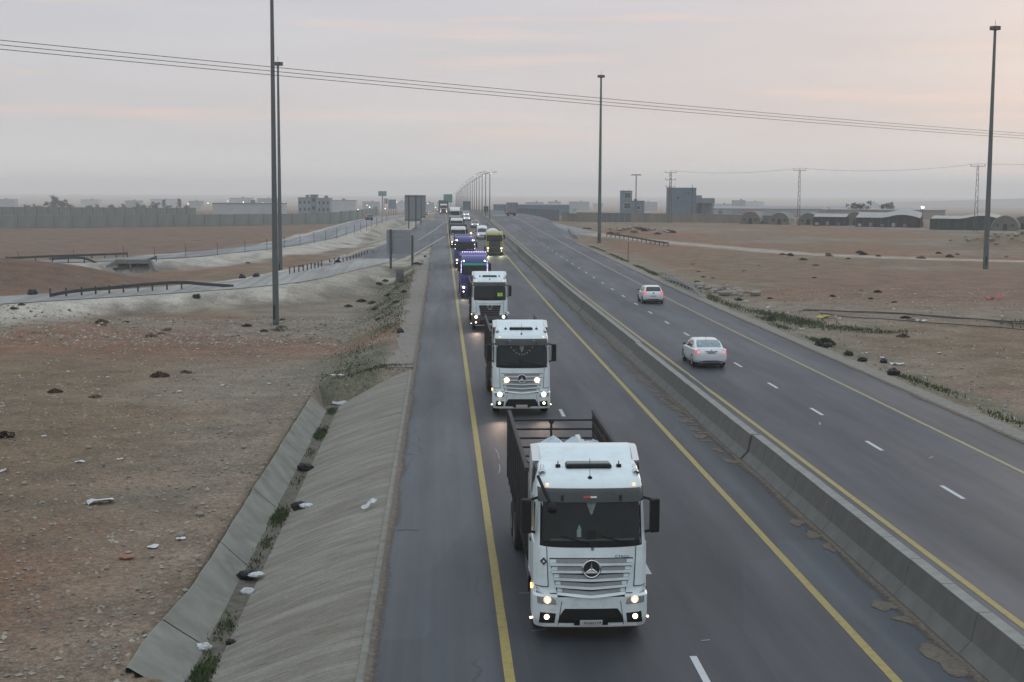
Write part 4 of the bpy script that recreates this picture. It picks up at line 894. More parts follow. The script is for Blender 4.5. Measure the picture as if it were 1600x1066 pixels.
    if plate:
        pl_ = mesh('number_plate', B().box(-.26, .26, -.012, .02, .80, .91) if D is SEDAN else B().box(-.26, .26, -.012, .02, .62, .73), M_PLT, root)
        zc = .855 if D is SEDAN else .675
        mesh('trunk_trim', B().box(-.34, .34, -.004, .05, .93, .955) if D is SEDAN else B().box(-.12, .12, .01, .06, .86, .89), M_CHR, root)
        mesh('plate_print', B().box(-.18, .18, -.016, .0, zc - .03, zc + .02), mat('plate_digits', (.16, .10, .11), .5), pl_)  # dark bar standing for the printed digits
    for s in (-1, 1):
        if D is SEDAN: mesh('exhaust', B().tube([(s * .52, -.01, .30), (s * .52, .2, .30)], .04, 8), M_CHR, root)
    mesh('underside', B().box(-.78, .78, .12, D['L'] - .3, .16, .34), M_BLK, root)
    return root
sd = make_car('white_car', 'white sedan driving away in the left lane of the far carriageway', SEDAN, M_CARW, 13.2, 75.6, R(0), rear_glass=M_CGLP)
mesh('boot_lip', B().box(-.72, .72, .14, .2, 1.03, 1.06), M_CARW, sd, bevel=.012)
mesh('roof_aerial', B().tube([(0, 1.75, 1.46), (0, 1.68, 1.55)], .012, 5), M_BLK, sd)
mesh('boot_emblem', B().lathe([(0, 0), (0, .03), (.02, .034)], 'y', 12, (0, .03, 1.0)), M_CHR, sd)
hb = make_car('white_car', 'white hatchback driving away near the yellow edge line', HATCH, M_CARW, 16.45, 118.4, R(0))
mesh('hatch_emblem', B().lathe([(0, 0), (0, .06), (.02, .065)], 'y', 12, (0, .01, .93)), M_CHR, hb)
# oncoming light traffic in the outer lane of the near carriageway
make_car('silver_car', 'dark silver car with lit headlamps ahead of the parked file of trucks', SEDAN, M_CARS, 5.8, 306, R(180), False, True, plate=False, group='oncoming cars')
make_car('white_car', 'pale car with lit headlamps behind the dark silver one', HATCH, M_CARW, 4.9, 352, R(180), False, True, plate=False, group='oncoming cars')
make_car('white_car', 'farthest pale oncoming car with lit headlamps near the lamp posts', SEDAN, M_CARW, 5.6, 400, R(180), False, True, plate=False, group='oncoming cars')
make_car('dark_car', 'dark car driving along the frontage road on the left', HATCH, M_CARD, -19.9, 372, R(8), False, False, z=1.28)
for i, (x, y) in enumerate(((-6.5, 520), (-11, 545), (-2, 560), (3.5, 480))):
    make_car('dark_car', ['distant oncoming car with lit headlamps on the far left slip road', 'distant car with lit headlamps leftmost beyond the big sign backs', 'distant oncoming car beside the tall container truck', 'distant oncoming car behind the inner file of trucks'][i], HATCH, M_CARD, x, y, R(180), False, True, plate=False, group='oncoming cars', z=float(zr(y)) if x > -3 else gz(x, y))
# white minibus
def minibus(x, y):
    t = thing('white_minibus', 'white minibus with tall roof just behind the tanker truck', 'minibus', (x, y, float(zr(y))), R(180)); L = 5.2
    S = [(0, .86, .35, 1.1, 2.0, 2.15), (.2, .92, .28, 1.1, 2.1, 2.25), (1.5, .95, .26, 1.1, 2.15, 2.3), (3.6, .95, .26, 1.1, 2.12, 2.28), (4.2, .94, .26, 1.1, 1.75, 1.9), (4.7, .90, .28, 1.0, 1.12, 1.2), (5.1, .82, .34, .85, .95, 1.0), (5.2, .7, .4, .7, .8, .85)]
    P = [[(w * .9, yy, zl), (w, yy, zl + .15), (w, yy, zm), (w * .9, yy, zb), (w * .7, yy, zt), (0, yy, zt + .02), (-w * .7, yy, zt), (-w * .9, yy, zb), (-w, yy, zm), (-w, yy, zl + .15), (-w * .9, yy, zl), (w * .9, yy, zl)] for yy, w, zl, zm, zb, zt in S]
    b = B().grid(P); b.f += [tuple(range(11)), tuple(range(7 * 12, 7 * 12 + 11))]; mesh('body', b, M_CARW, t, smooth=40)
    mesh('windscreen', B().grid([[(-.74, 4.24, 1.82), (-.80, 4.68, 1.22)], [(0, 4.28, 1.90), (0, 4.80, 1.24)], [(.74, 4.24, 1.82), (.80, 4.68, 1.22)]]), M_CGL, t)
    for s in (-1, 1):
        mesh('side_window', B().add([(s * .957, .6, 1.2), (s * .957, 4.1, 1.2), (s * .90, 3.9, 1.85), (s * .90, .6, 1.85)], [(0, 1, 2, 3)]), M_CGL, t); mesh('headlamp', B().lathe([(0, 0), (.02, .12), (-.05, .12)], 'y', 10, (s * .62, 5.16, .78)), M_LAMPW, t)
        for yy in (1.0, 4.2): wheel(t, s * .84, yy, .33, .2, s)
        mesh('mirror', B().box(min(s * .95, s * 1.15), max(s * .95, s * 1.15), 4.3, 4.4, 1.25, 1.5), M_CARD, t)
    mesh('front_grille', B().box(-.4, .4, 5.15, 5.22, .62, .74), M_BLK, t)
minibus(5.75, 247 + 5.2)
# lorry going away on the far carriageway
la = thing('lorry', 'grey box lorry driving away at the crest of the far carriageway', 'lorry', (19.3, 418, float(zr(418))), 0)
mesh('cargo_box', B().box(-1.28, 1.28, 0, 8.5, 1.0, 3.7), mat('lorry_grey', (.20, .20, .22), .7, var=.2), la); mesh('door_seam', B().box(-.03, .03, -.02, .0, 1.0, 3.6).box(-1.25, 1.25, -.02, 0, 3.5, 3.6), M_GRY, la)
mesh('underrun_bar', B().box(-1.2, 1.2, .0, .2, .45, .95), M_BLK, la); mesh('cab', B().box(-1.2, 1.2, 8.7, 10.6, .7, 3.2), M_TW2, la, bevel=.15)
for s in (-1, 1):
    wheel(la, s * .95, 1.3, .5, .5, s); wheel(la, s * 1.0, 9.6, .5, .3, s); mesh('tail_lamp', B().box(s * .95 - .12, s * .95 + .12, -.03, .0, .8, .92), M_RED, la)

# ------------------------------------------------------------------ high mast lights and street lamps
M_MST = mat('mast_steel', (.095, .112, .118), .55, .4, .2, var=.12, scale=1)
M_MHD = mat('mast_head', (.09, .095, .10), .6, .4, .1, var=.2)
def high_mast(x, y, h, label, rb=.28, zoff=0.):
    z = gz(x, y); t = thing('high_mast_light', label, 'light mast', (x, y, z - .05), 0, 'high mast lights')
    mesh('pole', B().tube([(0, 0, 0), (0, 0, .2), (0, 0, h * .33), (0, 0, h * .66), (0, 0, h)], [rb, rb, rb * .82, rb * .64, rb * .46], 16), M_MST, t, smooth=40)
    mesh('base_flange', B().lathe([(0, rb * 1.9), (.08, rb * 1.9), (.10, rb), (.3, rb)], 'z', 16), M_MST, t, smooth=30)
    mesh('door', B().box(-.17, -.02, -rb - .02, -rb + .06, .5, 1.75), M_BLK, t, bevel=.03)
    hd = mesh('head_ring', B().lathe([(h - .25, rb * .5), (h - .3, .42), (h - .2, .45), (h - .12, .42), (h + .1, rb * .5)], 'z', 16), M_MHD, t, smooth=40)
    for k in range(8):
        a = k * math.pi / 4; c, s_ = math.cos(a), math.sin(a); mesh('floodlight', B().prism([(c * .38 - s_ * .16, s_ * .38 + c * .16), (c * .38 + s_ * .16, s_ * .38 - c * .16), (c * .66 + s_ * .16, s_ * .66 - c * .16), (c * .66 - s_ * .16, s_ * .66 + c * .16)], 'z', h - .32, h + .12), M_MHD, hd)
    mesh('lightning_rod', B().tube([(0, 0, h), (0, 0, h + .9)], .025, 5), M_MST, t)
high_mast(-15.0, 118, 30, 'tall grey high mast whose top leaves the picture, on the left field', .27)
high_mast(-23.1, 194, 28.5, 'grey high mast with its head in view just behind the tallest left one', .30)
high_mast(68.3, 179, 30.5, 'grey high mast light standing in the right field near the picture edge', .36)
high_mast(27.8, 262, 30.5, 'slim grey high mast light beside the far carriageway, right of the lamp row', .36)
M_LPS = mat('lamp_post_steel', (.075, .08, .085), .6, .4, .4, var=.1); M_LHD = mat('lamp_head', (.07, .075, .08), .6)
M_LON = mat('street_lamp_lit', (.9, .9, .9), .4, emit=(1, .93, .85), estr=3)
proto = []
def lamp_post(lit):
    t = thing('street_lamp', 'x', 'street lamp', (0, 0, 0), 0, 'double street lamps along the median')
    mesh('pole', B().tube([(0, 0, 0), (0, 0, 6), (0, 0, 11.6)], [.13, .10, .07], 10), M_LPS, t, smooth=40); mesh('arm', B().tube([(-1.25, 0, 11.82), (0, 0, 11.62), (1.25, 0, 11.82)], .04, 6), M_LPS, t, smooth=40)
    for s in (-1, 1):
        l = mesh('lamp_head', B().prism([(s * .95, 11.74), (s * 1.62, 11.86), (s * 1.62, 11.95), (s * 1.0, 11.92)], 'y', -.14, .14), M_LHD, t, bevel=.02)
        if lit & (1 if s < 0 else 2): mesh('lamp_glass', B().lathe([(11.78, 0), (11.80, .16), (11.88, .18), (11.9, 0)], 'z', 10, (s * 1.3, 0, -.1)), M_LON, l, smooth=60)
    return t
P_OFF, P_ON, P_R = lamp_post(0), lamp_post(3), lamp_post(2)
ords = ['first', 'second', 'third', 'fourth', 'fifth', 'sixth', 'seventh', 'eighth', 'ninth', 'tenth', 'eleventh', 'twelfth']
used = set()
for k in range(26):
    p = P_R if k == 1 else P_ON if k in (3, 9, 12, 16, 19, 22) else P_OFF
    o = p if id(p) not in used else copy_tree(p); used.add(id(p)); y = 330 + 31 * k; o.location = (9.87, y, float(zr(y)) + .0)
    o['label'] = f'{NTH[k]} double armed median street lamp counted from the nearest one'

# ------------------------------------------------------------------ overhead cables
M_WIRE = mat('power_cable', (.05, .05, .055), .6)
def cable(name, a, b_, sag, r, label, cat='cable', n=40, group=None):
    a = Vector(a); b_ = Vector(b_); pts = [a.lerp(b_, i / n) - Vector((0, 0, sag * 4 * (i / n) * (1 - i / n))) for i in range(n + 1)]
    return tag(mesh(name, B().tube(pts, r, 6), M_WIRE, smooth=60), label, cat, group)
CA = ((-40, 64.5), (112, 205))
for i, (dz0, dz1, lab) in enumerate(((.0, 0, 'topmost of the three black cables crossing the sky'), (-.24, -.30, 'middle one of the three black cables crossing the sky'), (-.46, -.62, 'lowest of the three black cables crossing the sky'))):
    cable('overhead_cable', (CA[0][0], CA[0][1], 17.75 + dz0), (CA[1][0], CA[1][1], 16.45 + dz1), .75, .02, lab, group='cables crossing the sky')
# lattice pylons on the right
def pylon(x, y, h, label, w0=.9, arms=1):
    z = gz(x, y); t = thing('lattice_pylon', label, 'pylon', (x, y, z - .1), R(-18), 'lattice pylons on the right')
    w1 = w0 * .42
    for sx in (-1, 1):
        for sy in (-1, 1): mesh('leg', B().bar((sx * w0 / 2, sy * w0 / 2, 0), (sx * w1 / 2, sy * w1 / 2, h), .09), M_LPS, t)
    n = 12
    for k in range(n):
        z0, z1 = h * k / n, h * (k + 1) / n; a = (w0 + (w1 - w0) * k / n) / 2; c = (w0 + (w1 - w0) * (k + 1) / n) / 2; s = 1 if k % 2 else -1
        for sy in (-1, 1): mesh('lattice_brace', B().bar((-s * a, sy * a, z0), (s * c, sy * c, z1), .05), M_LPS, t)
    for q in range(arms):
        zz = h - q * 2.1; wa = 1.7 - .15 * q; mesh('cross_arm', B().bar((-wa, 0, zz), (wa, 0, zz), .12), M_LPS, t)
        for s in (-1, 0, 1): mesh('insulator', B().tube([(s * (wa - .05), 0, zz), (s * (wa - .05), 0, zz + .55)], .06, 6), M_LPS, t)
    return (x, y, z + h + .5)
pa = pylon(66.5, 421, 15.0, 'lattice pylon with several cross arms beside the grey block building', 1.0, 3)
pb = pylon(97.0, 389, 15.4, 'lattice pylon standing in front of the arched green sheds', .8)
pc = pylon(130.0, 345, 16.2, 'lattice pylon nearest the right edge, left of the high mast', .9)
cable('pylon_cable', pa, pb, 1.0, .03, 'thin cable between the block building pylon and the shed pylon', group='cables strung between the pylons')
cable('pylon_cable', pb, pc, 1.2, .03, 'thin cable between the shed pylon and the rightmost pylon', group='cables strung between the pylons')
cable('pylon_cable', pc, (190, 300, pc[2] + .3), .6, .03, 'thin cable running from the rightmost pylon out of the picture', group='cables strung between the pylons')
tp = thing('utility_pole', 'thin pole with one wide cross arm behind the grey tower house', 'pole', (60.5, 452, gz(60.5, 452)), R(-8)); mesh('post', B().tube([(0, 0, 0), (0, 0, 14.5)], .16, 8), M_LPS, tp); mesh('cross_arm', B().box(-1.6, 1.6, -.1, .1, 14.3, 14.6), M_LPS, tp)

# ------------------------------------------------------------------ guard rails
M_GAL = mat('galvanised_rail', (.26, .27, .275), .5, .5, .4, var=.2, scale=3, grime=(.11, .105, .095, .6))
M_GALD = mat('dull_rail', (.046, .054, .057), .7, .4, .3, var=.25, scale=3)
def guard_rail(pts, label, m, spacing=2.0, rail=True, rail_pts=None, h=.75, fl=None, post_m=None):
    """pts: x, y, (drop) on the ground; posts stand along it, the W rail runs at the top"""
    q = dense([(p[0], p[1], gz(p[0], p[1]) if len(p) < 3 else p[2]) for p in pts], .5); o0 = q[0]
    t = thing('guard_rail', label, 'guard rail', tuple(o0)); d = np.concatenate([[0], np.cumsum(np.hypot(*(q[1:, :2] - q[:-1, :2]).T))])
    n = max(1, int(d[-1] / spacing)); pm_ = None
    for k in range(n + 1):
        s = d[-1] * k / n; p = np.array([np.interp(s, d, q[:, j]) for j in range(3)]) - o0
        if pm_ is None: o = mesh('post', B().box(-.07, .07, -.07, .07, -.3, h + .04), post_m or m, t); pm_ = o.data
        else: o = link('post', pm_, t)
        o.location = tuple(p)
    if rail:
        W = [(-.16, 0), (-.09, .05), (-.05, .05), (0, 0), (.05, .05), (.09, .05), (.16, 0)]
        r = q if rail_pts is None else dense(rail_pts, .5); P = []
        for i in range(len(r)):
            dd = r[min(i + 1, len(r) - 1)] - r[max(i - 1, 0)]; dd = dd[:2] / max(1e-6, np.hypot(*dd[:2])); nr = np.array([dd[1], -dd[0]])
            zz = r[i, 2] + (h - .17 if rail_pts is None else 0)
            P.append([(r[i, 0] + nr[0] * (.09 + w) - o0[0], r[i, 1] + nr[1] * (.09 + w) - o0[1], zz + a - o0[2]) for a, w in W])
        mesh('rail', B().grid(P), m, t, smooth=50)
    return t
z_ = lambda x, y: gz(x, y)
guard_rail([(-37.6, 133.8), (-35.2, 136.2), (-33.0, 139.0), (-30, 142.0), (-27.4, 144.2)], 'dark guard rail with bent far end along the near edge of the ramp', M_GALD, 1.5, True,
           [(-37.6, 133.8, z_(-37.6, 133.8) + .22), (-36, 135.4, z_(-36, 135.4) + .48), (-33, 139, z_(-33, 139) + .60), (-30, 142, z_(-30, 142) + .72), (-27.4, 144.2, z_(-27.4, 144.2) + .72), (-25.4, 145.2, z_(-25, 145) + .45), (-22.6, 146.6, z_(-22.6, 146.6) + .12)], .82)
guard_rail([(-56, 203.2), (-52, 204.6), (-48, 206.5), (-43.0, 210.6)], 'dark guard rail over the culvert on the frontage road', M_GALD, 2.0, True, None, .8)
guard_rail([(-64, 208.5), (-58, 211.5), (-52.6, 215.0), (-49, 219)], 'dark guard rail along the back edge of the frontage road', M_GALD, 2.0, True, None, .8)
guard_rail([(-18.9, 166.0), (-17.4, 172), (-16.2, 178)], 'row of short guard rail stubs without a rail beside the ramp', M_GALD, 1.5, False)
guard_rail([(-15.4, 180.5), (-13.8, 189), (-11.9, 204)], 'buckled pale guard rail on the far edge of the ramp', M_GAL, 2.0, True,
           [(-17.2, 176, z_(-17, 176) + .5), (-15.4, 180.5, z_(-15.4, 180.5) + .25), (-14.9, 184, z_(-14.9, 184) + .62), (-13.8, 189, z_(-13.8, 189) + .72), (-11.9, 204, z_(-11.9, 204) + .72), (-11.2, 207, z_(-11.2, 207) + .2)], .8, post_m=M_GALD)
guard_rail([(22.0, 149.5), (22.1, 141), (22.0, 132), (21.9, 128)], 'pale guard rail with ground anchored end beside the hatchback', M_GAL, 2.0, True,
           [(22.0, 149.5, .35 + .1), (22.1, 141, .62), (22.0, 132, .62), (21.9, 128, .45), (21.9, 124.6, .02)], .78)
guard_rail([(25.2, 298), (24.6, 282), (23.7, 262)], 'curved guard rail where the side road meets the far carriageway', M_GAL, 3.0, True, [(25.2, 298, 1.35), (24.6, 282, 1.25), (23.7, 262, 1.1), (23.4, 252, .75)], .8)
guard_rail([(31.5, 282), (34.5, 268), (36.8, 256), (38.2, 247)], 'dark guard rail beside the foot of the slim right mast', M_GALD, 2.5, True, None, .8)
# ------------------------------------------------------------------ culvert
M_CON = mat('old_concrete', (.175, .178, .165), .9, .2, var=.2, scale=1.5, bump=.3, grime=(.10, .095, .085, .6))
cv = thing('culvert', 'twin box concrete culvert under the frontage road bank', 'culvert', (-45.6, 207.2, -2.75), R(0))
mesh('headwall', B().box(-2.6, 2.6, 0, .4, 1.35, 1.95), M_CON, cv); mesh('pier', B().box(-.55, -.35, .02, 3, 0, 1.35), M_CON, cv); mesh('floor', B().box(-2.6, 2.6, -4, 3.2, -.1, .03), M_CON, cv)
mesh('back', B().box(-2.3, 2.3, 3, 3.1, 0, 1.35), M_BLK, cv); mesh('roof', B().box(-2.5, 2.5, .4, 3.2, 1.35, 1.5), M_CON, cv)
for s, n_ in ((-1, 'a'), (1, 'b')):
    mesh('cell_wall', B().box(s * 2.3 - .15, s * 2.3 + .15, .02, 3.1, 0, 1.35), M_CON, cv)
    mesh('wing_wall', B().add([(s * 2.35, .2, 0), (s * 2.35, .2, 1.95), (s * 3.9, -3.6, .55), (s * 3.9, -3.6, 0), (s * 2.65, .2, 0), (s * 2.65, .2, 1.95), (s * 4.2, -3.6, .55), (s * 4.2, -3.6, 0)], [(0, 1, 2, 3), (4, 5, 6, 7), (1, 5, 6, 2), (2, 6, 7, 3), (0, 4, 5, 1)]), M_CON, cv)
# ------------------------------------------------------------------ roadside fence posts on the frontage road
M_FP = mat('fence_post', (.07, .07, .072), .8, .3, var=.2)
fpos = [(-43.6, 212.3), (-40.2, 219.0), (-36.5, 226.0), (-33.2, 233.5), (-30.4, 239.4), (-28.2, 245.8), (-26.3, 253.7), (-24.5, 261.2), (-22.9, 268), (-21.5, 277), (-20.3, 286), (-19.2, 295), (-18.4, 304), (-17.7, 314), (-17.2, 325), (-16.5, 337), (-15.8, 350), (-15.2, 364)]
fn = thing('wire_fence', 'wire fence on thin dark posts between the frontage road and the ramp', 'fence', (0, 0, 0))
fpm = None; tops = []
for x, y in [(-64, 208.5 + 6), (-56.5, 213.0 + 4), (-49.8, 217 + 3)] + fpos:
    z = gz(x, y); tops.append((x, y, z))
    if fpm is None: o = mesh('post', B().tube([(0, 0, -.2), (0, 0, 1.75), (-.12, -.1, 2.0)], .045, 6), M_FP, fn); fpm = o.data
    else: o = link('post', fpm, fn)
    o.location = (x, y, z)
for hh in (.5, 1.0, 1.5): mesh('wire', B().tube([(x, y, z + hh) for x, y, z in tops[3:]], .010, 4), M_FP, fn)

# ------------------------------------------------------------------ road signs seen from behind
M_SGN = mat('sign_back', (.20, .225, .24), .55, .4, .3, var=.08, scale=1); M_PST = mat('sign_post', (.06, .065, .068), .7, var=.15)
sg = thing('road_sign', 'back of a grey ribbed road sign on two posts beside the ramp merge', 'road sign', (-6.4, 178, gz(-6.4, 178)), R(-8))
mesh('post', B().tube([(-1.25, 0, -.3), (-1.25, 0, 4.95)], .15, 10), M_PST, sg, smooth=40); mesh('post', B().tube([(1.45, .2, -.3), (1.45, .2, 4.2)], .15, 10), M_PST, sg, smooth=40)
M_SGD = mat('sign_back_dull', (.235, .255, .275), .7, .3, .1, var=.06)
for k in range(5): mesh('sign_plank', B().box(-1.8, 1.2, .18, .24, 1.9 + k * .60, 2.48 + k * .60), M_SGD, sg)
for x, y, w, h0, h1, lab, px in ((-7.3, 300, 1.7, 1.5, 7.0, 'larger tall grey sign back standing left of the convoy', (-.85, .65)), (-5.9, 330, 1.0, 1.3, 6.6, 'narrower grey sign back right behind the larger one', (-.1,))):
    t = thing('road_sign', lab, 'road sign', (x, y, gz(x, y) if x < -8 else gz(x, y)), R(3)); mesh('panel', B().box(-w, w, 0, .08, h0, h1), M_SGN, t)
    for q in px: mesh('post', B().box(q - .12, q + .12, -.16, -.01, -.4, h1), M_PST, t)
    mesh('frame_rail', B().box(-w, w, -.03, 0, h0 + .3, h0 + .4), M_PST, t); mesh('frame_rail', B().box(-w, w, -.03, 0, h1 - .4, h1 - .3), M_PST, t)
for i, (x, y, w, h0, h1, m_, lab) in enumerate(((1.6, 620, 1.9, 3.6, 7.2, mat('green_sign', (.05, .20, .15), .6), 'green direction sign above the convoy, left of the lamp posts'), (8.6, 560, 1.5, .9, 4.2, mat('blue_grey_sign', (.08, .13, .14), .6), 'blue green sign back at the foot of the lamp post row'), (13.4, 470, .8, .8, 2.6, M_PST, 'small dark sign back just right of the barrier crest'), (26.5, 560, 2.2, 2.0, 3.8, mat('brown_sign', (.13, .10, .10), .7), 'long low brown sign near the box lorry'))):
    t = thing('road_sign', lab, 'road sign', (x, y, float(zr(y)) - .1)); mesh('panel', B().box(-w, w, 0, .1, h0, h1), m_, t)
    for s in (-1, 1): mesh('post', B().box(s * w * .6 - .08, s * w * .6 + .08, .1, .25, 0, h1), M_PST, t)
bn = thing('steel_drum', 'squat grey steel drum standing in weeds below the near sign', 'drum', (-6.0, 159.6, gz(-6, 159.6) - .05)); mesh('barrel', B().lathe([(0, .43), (.06, .46), (.45, .45), (.5, .47), (.9, .45), (1.25, .46), (1.32, .44)], 'z', 18), mat('drum_steel', (.13, .135, .14), .6, .4, .3, var=.3, grime=(.10, .07, .05, .6)), bn, smooth=40); mesh('lid', B().lathe([(1.30, .44), (1.30, 0)], 'z', 18), M_SGD, bn)
mk = thing('marker_post', 'short white marker post at the tip of the merge', 'marker post', (-3.35, 177.5, gz(-3.35, 177.5))); mesh('shaft', B().prism([(-.14, 0), (.14, 0), (.12, 1.35), (-.04, 1.5)], 'y', -.06, .06), M_TW2, mk); mesh('collar', B().box(-.16, .16, -.08, .08, .85, 1.05), M_BLK, mk)
mk = thing('marker_post', 'thin white marker post behind the ramp guard rail', 'marker post', (-34.4, 150, gz(-34.4, 150))); mesh('shaft', B().tube([(0, 0, 0), (0, 0, .95)], .09, 8), M_TW2, mk); mesh('cap', B().lathe([(.95, .1), (1.02, 0)], 'z', 8), M_TW2, mk)
mk = thing('marker_post', 'thin dark stake on the green verge before the right guard rail', 'stake', (22.9, 184, gz(22.9, 184))); mesh('shaft', B().tube([(0, 0, -.2), (0, 0, 2.6)], .05, 6), M_FP, mk); mesh('cap', B().lathe([(2.6, .06), (2.66, 0)], 'z', 6), M_FP, mk)

# ------------------------------------------------------------------ boundary walls
def panel_wall(name, label, pts, w, top, m_list, base=None, th=.18, post=True, pick=None, pm=None):
    q = dense([(p[0], p[1], 0) for p in pts], .5); d = np.concatenate([[0], np.cumsum(np.hypot(*(q[1:, :2] - q[:-1, :2]).T))]); n = int(d[-1] / w)
    t = thing(name, label, 'wall', (q[0, 0], q[0, 1], 0)); cache = {}; pmesh = None
    for k in range(n):
        a = [np.interp(k * w, d, q[:, j]) for j in (0, 1)]; c = [np.interp((k + 1) * w, d, q[:, j]) for j in (0, 1)]
        ang = math.atan2(c[1] - a[1], c[0] - a[0]); zb = (gz(*a) if base is None else base(k / n)) - .2; zt = top(k / n)
        mi = pick(k, n) if pick else (k * 7 + k * k) % len(m_list)
        if mi not in cache:
            o = mesh('panel', B().box(.03, w - .03, -th / 2, th / 2, 0, 1), m_list[mi], t); cache[mi] = o.data
        else: o = link('panel', cache[mi], t)
        o.location = (a[0] - q[0, 0], a[1] - q[0, 1], zb); o.rotation_euler = (0, 0, ang); o.scale = (1, 1, zt - zb)
        if post:
            if pmesh is None: o = mesh('post', B().box(-.12, .12, -.16, .16, 0, 1), pm or M_CON, t); pmesh = o.data
            else: o = link('post', pmesh, t)
            o.location = (a[0] - q[0, 0], a[1] - q[0, 1], zb); o.rotation_euler = (0, 0, ang); o.scale = (1, 1, zt - zb + .06)
    return t
MW = [mat('wall_grey_%s' % k, c, .9, .2, var=.12, scale=.6) for k, c in (('plain', (.20, .225, .215)), ('dull', (.19, .215, .208)), ('pale', (.21, .23, .215)))]
MU = [mat('wall_buff_%s' % k, c, .9, .2, var=.12, scale=.6) for k, c in (('plain', (.22, .235, .225)), ('dull', (.205, .225, .22)), ('pale', (.23, .24, .228)))]
panel_wall('boundary_wall', 'long low grey wall along the far side of the left field', [(-150, 340), (-112, 360), (-82, 374), (-52, 394), (-36, 406), (-26, 420), (-21, 445)], 4.4, lambda u: 2.35 + .9 * float(sm(.72, .9, u)), MW)
panel_wall('boundary_wall', 'upper grey panel wall rising behind the left field wall', [(-155, 346), (-114, 366), (-84, 380), (-66, 391)], 2.8, lambda u: 4.75 - .75 * u, MU, base=lambda u: 2.0)
kind(mesh('terrace', B().grid([[(x, y, 2.30), (x - 1.5, y + 9, 2.4), (x - 3, y + 22, 1.2)] for x, y in ((-150, 340.3), (-112, 360.3), (-82, 374.3), (-62, 387))]), mat('terrace_soil', (.15, .115, .095), .95, var=.2, scale=.4)), 'structure')
MR = [mat('wall_sand_%s' % k, c, .9, .2, var=.15, scale=.8) for k, c in (('plain', (.180, .172, .15)), ('dull', (.160, .155, .14)), ('pale', (.20, .188, .155)), ('slate', (.09, .11, .13)))]
panel_wall('boundary_wall', 'sand coloured concrete panel wall in front of the two grey buildings', [(37, 452), (50, 441), (60, 438), (72, 434), (86, 427), (98, 414)], 1.9, lambda u: 2.35 - .25 * u, MR, pick=lambda k, n: 3 if 8 <= k <= 12 else (0, 1, 2, 0, 1, 0, 2)[k % 7])
panel_wall('boundary_wall', 'bluish panel wall beyond the side road junction', [(21, 500), (30, 480), (37, 458)], 2.2, lambda u: 2.9, [mat('wall_blue', (.09, .115, .15), .8, var=.15, scale=.8), mat('wall_blue_dull', (.078, .10, .13), .8, var=.15)])
bb = thing('billboard', 'small pale billboard on one leg above the right wall end', 'billboard', (40.0, 447, gz(40, 447))); mesh('panel', B().box(-1.2, 1.2, -.1, .1, 2.6, 4.3), mat('billboard_pale', (.36, .42, .40), .6, var=.5, scale=2), bb); mesh('leg', B().box(-.12, .12, -.08, .08, 0, 2.6), M_PST, bb)

# ------------------------------------------------------------------ buildings on the right
M_BG = mat('grey_render', (.16, .205, .24), .9, .2, var=.12, scale=.5); M_BG2 = mat('grey_block', (.12, .16, .195), .9, .2, var=.18, scale=.7); M_FRM = mat('window_frame_white', (.42, .45, .47), .6); M_WGL = mat('building_glass', (.02, .028, .032), .1, .5)
def window(parent, x0, x1, z0, z1, y, nx=2, nz=2):
    f = mesh('window', B().box(x0, x1, y - .06, y + .02, z0, z0 + .12).box(x0, x1, y - .06, y + .02, z1 - .12, z1).box(x0, x0 + .12, y - .06, y + .02, z0, z1).box(x1 - .12, x1, y - .06, y + .02, z0, z1), M_FRM, parent)
    for i in range(nx):
        for j in range(nz):
            a = x0 + .12 + (x1 - x0 - .24) * i / nx; c = x0 + .12 + (x1 - x0 - .24) * (i + 1) / nx; e = z0 + .12 + (z1 - z0 - .24) * j / nz; g = z0 + .12 + (z1 - z0 - .24) * (j + 1) / nz
            mesh('pane', B().box(a + .05, c - .05, y - .03, y + .01, e + .05, g - .05), M_WGL, f)
    return f
za = gz(58, 455)
ta = thing('tower_house', 'grey blue house with a three storey tower and white framed windows', 'building', (55.9, 455, za), R(-6))
zt1, zt2 = 8.9 - za, 5.7 - za
mesh('tower_wall', B().box(0, 3.75, 0, 6, 0, zt1), M_BG, ta); mesh('annex_wall', B().box(3.75, 7.7, .4, 6, 0, zt2), M_BG, ta); mesh('parapet', B().box(-.1, 3.85, -.1, 6.1, zt1, zt1 + .25), M_BG2, ta); mesh('annex_parapet', B().box(3.75, 7.8, .3, 6.1, zt2, zt2 + .25), M_BG2, ta)
window(ta, 1.2, 3.4, zt1 - 2.2, zt1 - .4, -.01); window(ta, 1.1, 3.4, zt1 - 5.6, zt1 - 3.6, -.01); window(ta, 5.2, 6.4, zt2 - 2.6, zt2 - 1.3, .39, 2, 1)
mesh('roof_tank', B().box(4.4, 5.4, 2, 3, zt2, zt2 + .8), M_BG2, ta)
for k in range(2): mesh('rebar', B().tube([(1 + 1.8 * k, .4, zt1), (1 + 1.8 * k, .4, zt1 + .7)], .04, 5), M_PST, ta)
zb_ = gz(75, 452)
tb = thing('block_building', 'windowless grey concrete block building with an open columned annex', 'building', (70.4, 450, zb_), R(-6)); zh = 9.9 - zb_; z2 = 6.9 - zb_
mesh('wall', B().box(0, 8.9, 0, 9, 0, zh), M_BG2, tb); mesh('parapet', B().box(-.08, 8.98, -.08, 9.1, zh, zh + .3), M_BG, tb)
mesh('vent', B().box(2.9, 3.5, -.05, .02, zh - 3.3, zh - 2.7), M_BLK, tb); mesh('vent', B().box(6.3, 6.6, -.05, .02, zh - 1.6, zh - 1.2), M_BLK, tb); mesh('downpipe', B().tube([(7.7, -.1, 0), (7.7, -.1, zh + 1.2)], .08, 6), M_PST, tb)
